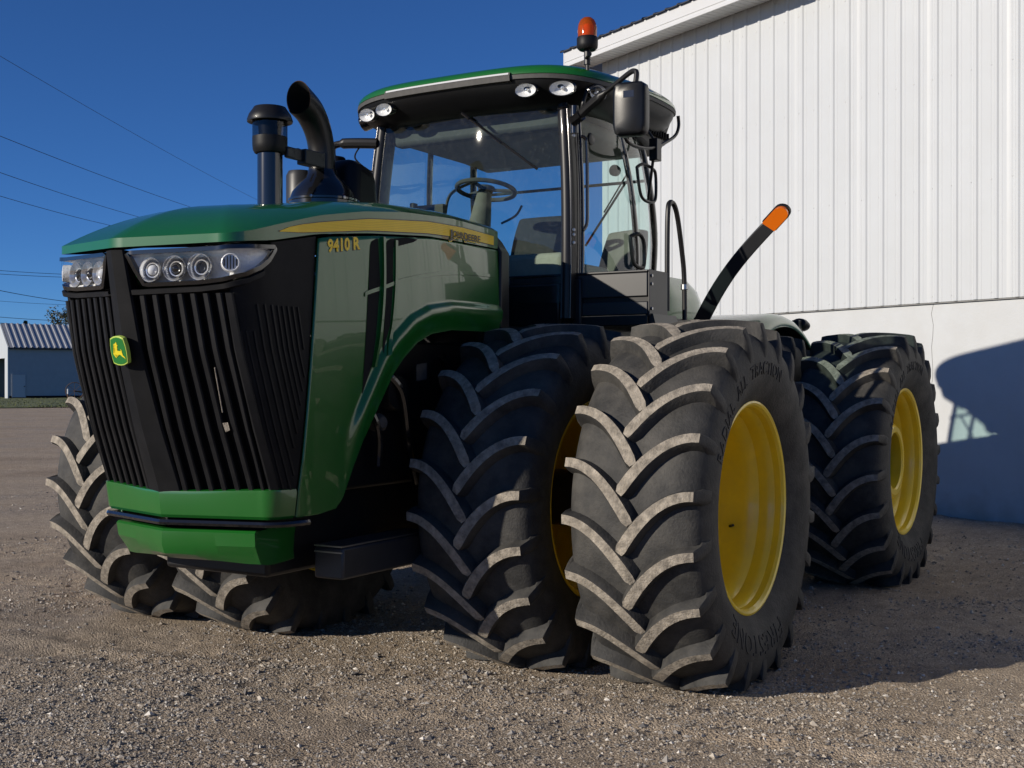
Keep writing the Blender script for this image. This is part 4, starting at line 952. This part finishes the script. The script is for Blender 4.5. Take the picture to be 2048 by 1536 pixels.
# rear roof shoulder lower (air ducts) seen below the rear corner
m = MB(); m.hexa([(-2.05, -.74, 3.20), (-2.05, .74, 3.20), (-1.55, .78, 3.245), (-1.55, -.78, 3.245), (-2.09, -.82, 3.46), (-2.09, .82, 3.46), (-1.45, .84, 3.45), (-1.45, -.84, 3.45)]); dct = m.build('air_duct', 'visor_black', CAB, bevel=.03, seg=3)
for k in range(9):
    MB().box(-1.62 - k * .045 - .012, -1.62 - k * .045 + .006, .795, .835, 3.30, 3.345).build('duct_louvre', 'void', dct)
# insert strip on the front lip, its highlight painted in white, hatch on top
m = MB(); rows = []
for s in np.linspace(-.50, .46, 20):
    t = -.345 - .05 * (s / .9) ** 2 - .05 * 0; tt = -1.2 + .8 + .05 * (1 - (s / .9) ** 2)
    z0 = 3.436 - .03 * (abs(s) / .9) ** 4; rows.append([(tt - .02, s, z0 - .012), (tt + .010, s, z0 - .010), (tt + .014, s, z0 + .018), (tt + .004, s, z0 + .042), (tt - .03, s, z0 + .043)])
m.grid(rows); m.build('lip_insert', 'trim_grey', CAB, smooth=30)
m = MB(); rows = []
for s in np.linspace(-.49, .45, 20):
    tt = -.4 + .05 * (1 - (s / .9) ** 2); z0 = 3.436 - .03 * (abs(s) / .9) ** 4; rows.append([(tt + .0110, s, z0 + .029), (tt + .0062, s, z0 + .041)])
m.grid(rows); m.build('lip_highlight', 'white_trim', CAB)
m = MB(); m.box(-.92, -.78, -.16, .0, 3.585, 3.60); m.tube([(-.80, -.15, 3.56), (-.80, -.15, 3.59)], .008, 6); m.tube([(-.80, -.01, 3.56), (-.80, -.01, 3.59)], .008, 6); m.tube([(-.9, -.15, 3.56), (-.9, -.15, 3.59)], .008, 6); m.tube([(-.9, -.01, 3.56), (-.9, -.01, 3.59)], .008, 6); m.build('antenna_bracket', 'steel', CAB)
# roof lamps
def oval_lamp(c, n_, rx, ry, nm='work_lamp', parent=TR):
    n_ = Vector(n_).normalized(); c = Vector(c) + n_ * .030; lp = MB().lathe([(1.14, -.07), (1.14, .004), (1.06, .012), (1.0, .010)], c, n_, 26, sx=rx, sy=ry).build(nm, 'black_gloss', parent, smooth=50)
    MB().lathe([(0.0, -.030), (.35, -.028), (.75, -.014), (1.0, .008)], c, n_, 26, sx=rx, sy=ry).build('lamp_bowl', 'reflector', lp, smooth=70)
    MB().lathe([(0.0, .002), (.2, .0), (.28, -.015), (.3, -.028)], c, n_, 16, sx=ry, sy=ry).build('bulb_cap', 'chrome', lp, smooth=50)
    MB().lathe([(1.0, .010), (.8, .018), (.4, .024), (0.001, .026)], c, n_, 26, sx=rx, sy=ry).build('lamp_lens', 'lens_glass', lp, smooth=70); return lp
def visor_pt(s, h):
    for tt in np.linspace(-.2, -1.6, 141):
        pass
    ins = interp(h, [(3.29, .19), (3.305, .14), (3.362, .055), (3.41, .02)])
    O = outline(ins); best = min((p for p in O if p[0] > -1.2), key=lambda p: abs(p[1] - s)); return best[0]
for s_, h_, rx, ry in ((.55, 3.372, .070, .040), (.76, 3.372, .078, .043), (-.52, 3.372, .070, .040), (-.70, 3.366, .070, .042)):
    t_ = visor_pt(s_, h_) + .004; oval_lamp((t_, s_, h_), (1, .10 * (1 if s_ > 0 else -1) * (3 if abs(s_) > .7 else 1), -.30), rx, ry)
for sg in (1, -1):
    oval_lamp((-.68, sg * .885, 3.372), (.35, sg * 1, -.4), .072, .045)
    oval_lamp((-2.085, sg * .70, 3.34), (-1, sg * .25, -.2), .07, .05)

# beacon, mirror arms, mirrors
bc = Vector((-.62, .865, 3.62))
bk = MB(); bk.lathe([(0, 0), (.052, 0), (.064, .012), (.066, .03), (.066, .072), (.060, .080), (0, .080)], bc, (0, 0, 1), 28); BK = bk.build('beacon', 'plastic', TR, smooth=40)
mt_ = bpy.data.materials.new('amber_glass'); mt_.use_nodes = True; t = mt_.node_tree; t.nodes.clear(); L = t.links.new; MATS['amber_glass'] = mt_
o_ = t.nodes.new('ShaderNodeOutputMaterial'); x1 = t.nodes.new('ShaderNodeMixShader'); x2 = t.nodes.new('ShaderNodeMixShader'); x3 = t.nodes.new('ShaderNodeMixShader')
df = t.nodes.new('ShaderNodeBsdfDiffuse'); df.inputs[0].default_value = (.95, .20, .008, 1); tl = t.nodes.new('ShaderNodeBsdfTranslucent'); tl.inputs[0].default_value = (1, .26, .012, 1)
tp = t.nodes.new('ShaderNodeBsdfTransparent'); tp.inputs[0].default_value = (1, .36, .03, 1); gs = t.nodes.new('ShaderNodeBsdfGlossy'); gs.inputs['Roughness'].default_value = .05; fr = t.nodes.new('ShaderNodeFresnel')
x1.inputs[0].default_value = .6; x2.inputs[0].default_value = .45; L(df.outputs[0], x1.inputs[1]); L(tl.outputs[0], x1.inputs[2]); L(x1.outputs[0], x2.inputs[1]); L(tp.outputs[0], x2.inputs[2])
L(fr.outputs[0], x3.inputs[0]); L(x2.outputs[0], x3.inputs[1]); L(gs.outputs[0], x3.inputs[2]); L(x3.outputs[0], o_.inputs[0])
MB().lathe([(.060, .078), (.060, .135), (.056, .160), (.046, .184), (.028, .200), (.001, .206)], bc, (0, 0, 1), 28).build('dome', 'amber_glass', BK, smooth=70)
MB().lathe([(.0, .165), (.022, .160), (.034, .140), (.036, .080)], bc, (0, 0, 1), 18).build('rotator', 'amber', BK, smooth=60)
MB().lathe([(0.0, -.008), (.02, -.004), (.03, .012)], bc + Vector((.02, -.03, .125)), (1, -.6, .2), 14).build('beacon_mirror', 'chrome', BK)
MB().tube(smooth_path([(-.60, .83, 3.19), (-.585, .845, 3.24), (-.575, .86, 3.29), (-.60, .868, 3.36), (-.618, .866, 3.45), (-.62, .865, 3.56)], 6), .013, 10).build('beacon_pole', 'black', TR)
m = MB(); m.tube([(-.62, .865, 3.53), (-.62, .865, 3.63)], .021, 10); m.tube([(-.60, .865, 3.565), (-.57, .90, 3.575)], .008, 6); m.lathe([(0, .014), (.014, .012), (.016, 0), (0, -.004)], (-.565, .905, 3.576), (.7, .7, 0), 8); m.build('pole_clamp', 'black', TR)
mir = MB(); 
def mirror(c, w_, h_, d_, yaw, nm):
    rz = Matrix.Rotation(yaw, 4, 'Z'); m = MB(); rows = []
    for k, (sc_, x) in enumerate(((.80, 1.0), (.93, .93), (.985, .70), (1.0, .25), (1.0, 0.0), (.95, -.02))):
        L_ = []
        for q in range(40):
            a = 2 * math.pi * q / 40; p = 6.5; cc, ss = math.cos(a), math.sin(a); r_ = (abs(cc) ** p + abs(ss) ** p) ** (-1 / p)
            v = rz @ Vector((x * d_, w_ / 2 * sc_ * r_ * cc, h_ / 2 * (1 - (1 - sc_) * w_ / h_) * r_ * ss)); L_.append(tuple(Vector(c) + v))
        rows.append(L_)
    m.grid(rows, close=True); m.f.append(tuple(range(40))); m.m.append(0)
    b_ = m.build(nm, 'mirror_black', TR, smooth=50)
    g2 = MB(); L_ = rows[-1]; g2.add(L_, [tuple(range(40))]); g2.build('mirror_glass', 'chrome', b_)
    return b_, rz
ML, rz = mirror((-.40, 1.275, 3.155), .205, .315, .085, R(6), 'mirror')
bmx = MB(); v0 = Vector((-.40, 1.275, 3.155)); bmx.add([tuple(v0 + rz @ Vector((.0865, y, z))) for y, z in ((-.03, .06), (.035, .06), (.035, .10), (-.03, .10))], [(0, 1, 2, 3)]); bmx.build('mirror_badge', 'black_gloss', ML)
MB().tube(smooth_path([(-.56, .80, 3.17), (-.52, .93, 3.245), (-.47, 1.10, 3.325), (-.43, 1.235, 3.385), (-.42, 1.275, 3.392), (-.41, 1.295, 3.37), (-.395, 1.29, 3.28), (-.39, 1.285, 3.22)], 7), [.030] * 12 + [.016] * 38, 10).build('mirror_arm', 'black', TR)
m = MB(); m.tube([(-.57, .80, 3.10), (-.57, .80, 3.27)], .026, 12); m.tube([(-.55, .80, 3.17), (-.53, .87, 3.20)], .035, 10); m.tube([(-.55, .77, 3.265), (-.50, .72, 3.25)], .008, 6); m.build('mirror_hinge', 'black_gloss', TR)
MR, rz = mirror((-.50, -1.02, 2.93), .205, .36, .09, R(-8), 'mirror')
MB().tube(smooth_path([(-.58, -.72, 3.19), (-.55, -.85, 3.20), (-.52, -1.0, 3.205), (-.50, -1.05, 3.18), (-.49, -1.04, 3.1)], 6), [.036] * 12 + [.024] * 13, 10).build('mirror_arm', 'black', TR)
MB().tube(smooth_path([(-.56, -.86, 3.18), (-.53, -.88, 3.10), (-.55, -.80, 3.02), (-.57, -.76, 3.0)], 6), .006, 6).build('mirror_cable', 'black', TR)
# rear grab loop and bracket behind the mirror
MB().tube(smooth_path([(-.98, .94, 3.18), (-1.03, .95, 3.115), (-1.2, .955, 3.105), (-1.45, .955, 3.145), (-1.70, .955, 3.235), (-1.83, .955, 3.30), (-1.88, .955, 3.37), (-1.87, .955, 3.44)], 7), .012, 8).build('rear_loop', 'black', TR)
m = MB(); m.box(-1.53, -1.45, .915, .975, 3.06, 3.21); m.tube([(-1.49, .93, 3.08), (-1.56, .86, 2.80)], .012, 6); m.tube([(-1.49, .94, 3.2), (-1.46, .86, 3.33)], .010, 6); m.build('loop_bracket', 'black', TR, bevel=.006)
# wipers
def ws(s, h, o_=.02): return (wsx(s, h) + o_, s, h)
m = MB(); m.tube([ws(.03, 3.29, .05), ws(.16, 3.19, .035), ws(.30, 3.08, .03)], .007, 6); m.tube([ws(.02, 3.30, .06), ws(.07, 3.26, .05)], .012, 6); wp = m.build('wiper_arm', 'black_gloss', TR)
MB().tube([ws(.08, 3.25, .022), ws(.3, 3.085, .020), ws(.555, 2.895, .018)], .008, 6).build('wiper_blade', 'black', wp)
m = MB(); m.tube([(-2.0, .52, 3.12), (-2.02, .3, 2.82)], .006, 6); m.tube([(-2.03, .48, 3.04), (-2.03, .14, 2.58)], .009, 6); m.build('rear_wiper', 'black', TR)
# door handles
def loop(pts, r_, nm, parent=CAB): MB().tube(smooth_path(pts + pts[:1], 6)[:-1], r_, 8, closed=True).build(nm, 'black', parent)
loop([(-1.33, .88, 3.0), (-1.40, .895, 3.03), (-1.55, .90, 3.02), (-1.60, .90, 2.98), (-1.60, .90, 2.83), (-1.54, .90, 2.79), (-1.42, .895, 2.79), (-1.36, .89, 2.84)], .011, 'grab_handle')
loop([(-1.27, .86, 2.53), (-1.33, .89, 2.55), (-1.40, .895, 2.52), (-1.43, .89, 2.44), (-1.42, .89, 2.34), (-1.35, .88, 2.33), (-1.29, .87, 2.37)], .014, 'door_handle')
m = MB(); m.tube(smooth_path([(-.63, .815, 3.09), (-.65, .84, 3.07), (-.655, .845, 2.95), (-.65, .85, 2.7), (-.645, .85, 2.55), (-.62, .835, 2.50)], 6), .011, 8)
m.build('entry_rail', 'black_gloss', CAB)
for h in (3.085, 2.50, 2.47, 2.42): MB().lathe([(0, .008), (.010, .007), (.012, 0)], (-.56, .80, h), (.6, .8, 0), 10).build('bolt', 'steel', CAB)
MB().lathe([(.0, .004), (.034, .004), (.040, 0), (.040, -.01)], (-.78, .815, 3.10), (0.05, 1, 0.05), 20).build('door_hinge_cover', 'black', CAB)
# interior
m = MB(); m.box(-1.95, -.66, -.66, .66, 1.98, 2.02); m.build('floor_mat', 'interior', CAB)
def seat(c, rz, mt, sc=1.0, nm='seat'):
    r_ = empty(nm, c, rz, CAB)
    a = MB().box(-.25 * sc, .27 * sc, -.25 * sc, .25 * sc, 2.34, 2.47).build('seat_cushion', mt, r_, bevel=.05, seg=3)
    m = MB(); rows = []
    for q in np.linspace(0, 1, 9):
        w_ = (.235 - .05 * q ** 3) * sc; x = -.22 * sc - .10 * q; z = 2.42 + .46 * sc * q; d_ = .055
        rows.append([(x + d_, -w_, z), (x + d_ * 1.3, 0, z), (x + d_, w_, z), (x - d_, w_ * .95, z), (x - d_ * 1.2, 0, z), (x - d_, -w_ * .95, z)])
    m.grid(rows, close=True); N = len(m.v); m.f.append(tuple(range(N - 6, N))); m.m.append(0); m.build('seat_back', mt, r_, bevel=.02, smooth=50)
    MB().box(-.12, .12, -.12, .12, 2.0, 2.35).build('seat_base', 'interior', r_); return r_
seat((-1.22, .06, -.14), 0, 'seat'); seat((-1.50, .52, -.18), R(-20), 'interior_light', .85)
m = MB(); m.hexa([(-.95, -.62, 2.02), (-.95, -.30, 2.02), (-1.7, -.28, 2.02), (-1.7, -.62, 2.02), (-.95, -.62, 2.40), (-.95, -.33, 2.40), (-1.7, -.33, 2.46), (-1.7, -.62, 2.46)]); m.build('side_console', 'interior', CAB, bevel=.03)
m = MB(); m.box(-.84, -.68, -.62, .10, 2.02, 2.30); m.box(-.92, -.68, .12, .66, 2.02, 2.385); m.box(-1.3, -.94, .58, .70, 2.15, 2.33); m.build('dashboard', 'dash', CAB, bevel=.04, seg=3)
m = MB(); m.tube([(-.74, -.06, 2.05), (-.82, -.06, 2.55), (-.90, -.06, 2.84)], [.12, .085, .05], 14); m.build('steering_column', 'interior_light', CAB)
sc_c = Vector((-.92, -.06, 2.865)); ax1, ax2 = Vector((0, 1, 0)), Vector((.98, 0, .20)).normalized()
m = MB(); m.tube([sc_c + .20 * (math.cos(a) * ax1 + math.sin(a) * ax2) for a in np.linspace(0, 6.2832, 37)[:-1]], .016, 8, closed=True); sw = m.build('steering_wheel', 'interior', CAB)
m = MB()
for a in (R(200), R(340), R(90)): m.tube([sc_c, sc_c + .20 * (math.cos(a) * ax1 + math.sin(a) * ax2)], .013, 6)
m.lathe([(0, .02), (.05, .012), (.06, -.02)], sc_c, ax1.cross(ax2), 16); m.build('steering_spokes', 'interior', sw)
m = MB(); m.tube(smooth_path([(-.86, .10, 2.62), (-.84, .22, 2.66), (-.82, .28, 2.72)], 5), .008, 6); m.build('column_lever', 'interior', CAB)
m = MB(); m.tube(smooth_path([(-1.75, -.66, 3.1), (-1.4, -.66, 2.95), (-1.25, -.62, 2.75), (-1.1, -.60, 2.62)], 6), .012, 6); m.box(-.98, -.93, -.64, -.42, 2.62, 2.80); m.build('monitor_arm', 'interior', CAB)
m = MB(); m.box(-.84, -.78, -.60, -.585 + .02, 2.55, 2.8); m.build('corner_display', 'interior', CAB, bevel=.01)

# platform box in front of the door, steps, hand rail
m = MB(); m.box(-.66, -.62, .30, 1.272, 2.075, 2.222); pb = m.build('platform_panel', 'panel_grey', TR, bevel=.006)
MB().box(-.66, -.622, .30, 1.272, 1.965, 2.045).build('lower_panel', 'panel_grey', pb, bevel=.006)
MB().box(-.66, -.635, .30, 1.272, 2.045, 2.075).build('panel_groove', 'black', pb)
MB().box(-.68, -.612, .30, 1.276, 2.224, 2.236).build('panel_lip', 'panel_grey', pb, bevel=.003)
m = MB(); m.box(-.90, -.622, 1.275, 1.285, 1.955, 2.238); e_ = m.build('platform_end', 'panel_grey', TR, bevel=.003)
for h in (2.20, 2.15, 2.0): MB().lathe([(0, .010), (.010, .009), (.011, 0)], (-.650, 1.285, h), (0, 1, 0), 6).build('bolt', 'steel', e_)
m = MB(); m.box(-1.5, -.62, .55, 1.27, 1.90, 1.96); m.build('platform_floor', 'black', TR, bevel=.005)
m = MB(); m.hexa([(-1.05, 1.25, 1.86), (-.66, 1.25, 1.86), (-.66, 1.32, 1.86), (-1.05, 1.32, 1.86), (-1.0, 1.25, 1.97), (-.64, 1.25, 1.97), (-.64, 1.30, 1.97), (-1.0, 1.30, 1.97)]); m.build('step_bracket', 'panel_grey', TR)
for k in range(4): MB().box(-1.35, -.95, 1.30, 1.48, .62 + .33 * k, .645 + .33 * k).build('step', 'black', TR)
MB().tube(smooth_path([(-.93, 1.27, 2.0), (-.93, 1.27, 2.4), (-.94, 1.27, 2.62), (-.97, 1.27, 2.685), (-1.04, 1.27, 2.68), (-1.10, 1.27, 2.60), (-1.17, 1.27, 2.40), (-1.21, 1.27, 2.22), (-1.22, 1.27, 1.85)], 6), .0165, 10).build('hand_rail', 'black', TR)
MB().lathe([(.017, -.02), (.024, -.016), (.024, .016), (.017, .02)], (-1.215, 1.27, 2.17), (0, 0, 1), 14).build('rail_collar', 'steel', TR)

# exhaust, air intake
ex = Vector((.31, -.5, 0)); m = MB()
cen = smooth_path([(.29, -.5, 2.80), (.29, -.5, 2.93), (.305, -.5, 3.03), (.345, -.5, 3.12), (.41, -.5, 3.195), (.49, -.5, 3.24)], 8)
def slant(mm, n, pd, x0):
    for i in range(len(mm.v) - n, len(mm.v)):
        v = Vector(mm.v[i]); k = (x0 + .10 * (v.z - 3.22) - v.x) / pd.x; mm.v[i] = tuple(v + pd * k)
pd = (cen[-1] - cen[-2]).normalized(); n_e = 28
m.tube(cen, [.081 + .012 * sms(i, 14, len(cen) - 1) for i in range(len(cen))], n_e, cap=False); slant(m, n_e, pd, .505)
m2 = MB(); m2.tube(cen[16:], [.0765 + .012 * sms(i, 14, len(cen) - 1) for i in range(16, len(cen))], n_e, cap=False); slant(m2, n_e, pd, .505)
o1, o2 = m.v[-n_e:], m2.v[-n_e:]
E1 = m.build('exhaust_stack', 'black', TR, smooth=60)
m2.build('stack_interior', 'void', E1)
rg = MB(); rg.grid([o1, [tuple((Vector(p) + Vector(q)) / 2 + Vector((.004, 0, 0))) for p, q in zip(o1, o2)], o2], close=True); rg.build('stack_rim', 'rust', E1)
m = MB(); m.lathe([(.205, 2.44), (.205, 2.655), (.212, 2.659), (.212, 2.672), (.202, 2.677), (.190, 2.715), (.155, 2.765), (.115, 2.80), (.100, 2.825), (.095, 2.85), (.086, 2.853)], (.29, -.49, 0), (0, 0, 1), 44); dm = m.build('exhaust_shroud', 'black_gloss', TR, smooth=40)
m = MB(); m.hexa([(-.10, -.62, 2.44), (-.10, -.30, 2.44), (.24, -.30, 2.44), (.24, -.62, 2.44), (-.08, -.60, 2.90), (-.08, -.34, 2.90), (.16, -.36, 2.96), (.16, -.60, 2.96)]); m.build('shroud_box', 'visor_black', dm, bevel=.075, seg=4)
for a in (R(20), R(75), R(130)): MB().lathe([(0, .01), (.010, .008), (.011, 0)], (.29 + .212 * math.cos(a), -.49 + .212 * math.sin(a), 2.666), (math.cos(a), math.sin(a), 0), 8).build('bolt', 'steel', dm)
m = MB(); m.lathe([(.09, 2.5), (.09, 2.83), (.075, 2.86), (0, 2.87)], (.30, -.66, 0), (0, 0, 1), 22); m.build('heat_shield', 'panel_grey', dm)
m = MB(); m.tube([(.76, -.5, 2.40), (.76, -.5, 2.91)], .073, 28); IN = m.build('air_intake', 'black_gloss', TR, smooth=50)
m = MB(); m.lathe([(.079, 2.878), (.088, 2.882), (.098, 2.90), (.101, 2.93), (.101, 2.975)], (.76, -.5, 0), (0, 0, 1), 32); m.build('precleaner_bowl', 'plastic', IN)
m = MB(); m.lathe([(.101, 2.975), (.101, 3.072)], (.76, -.5, 0), (0, 0, 1), 32); m.build('precleaner_window', 'bowl_glass', IN)
m = MB(); m.lathe([(.062, 2.96), (.070, 3.075)], (.76, -.5, 0), (0, 0, 1), 20); m.build('precleaner_core', 'plastic', IN)
m = MB(); m.lathe([(.098, 3.072), (.130, 3.062), (.132, 3.074), (.121, 3.105), (.100, 3.135), (.092, 3.148), (.0, 3.154)], (.76, -.5, 0), (0, 0, 1), 36); m.build('precleaner_cap', 'black', IN, smooth=30)
m = MB(); m.box(.44, .70, -.44, -.425, 2.86, 2.93); m.box(.38, .56, -.47, -.40, 2.845, 2.935); m.box(.66, .72, -.43, -.40, 2.86, 2.92); m.build('stack_bracket', 'panel_grey', TR, bevel=.006)
MB().tube(smooth_path([(.20, -.60, 2.84), (.28, -.62, 2.95), (.40, -.60, 2.97), (.45, -.55, 2.93)], 6), .014, 8).build('drain_hose', 'black', TR)
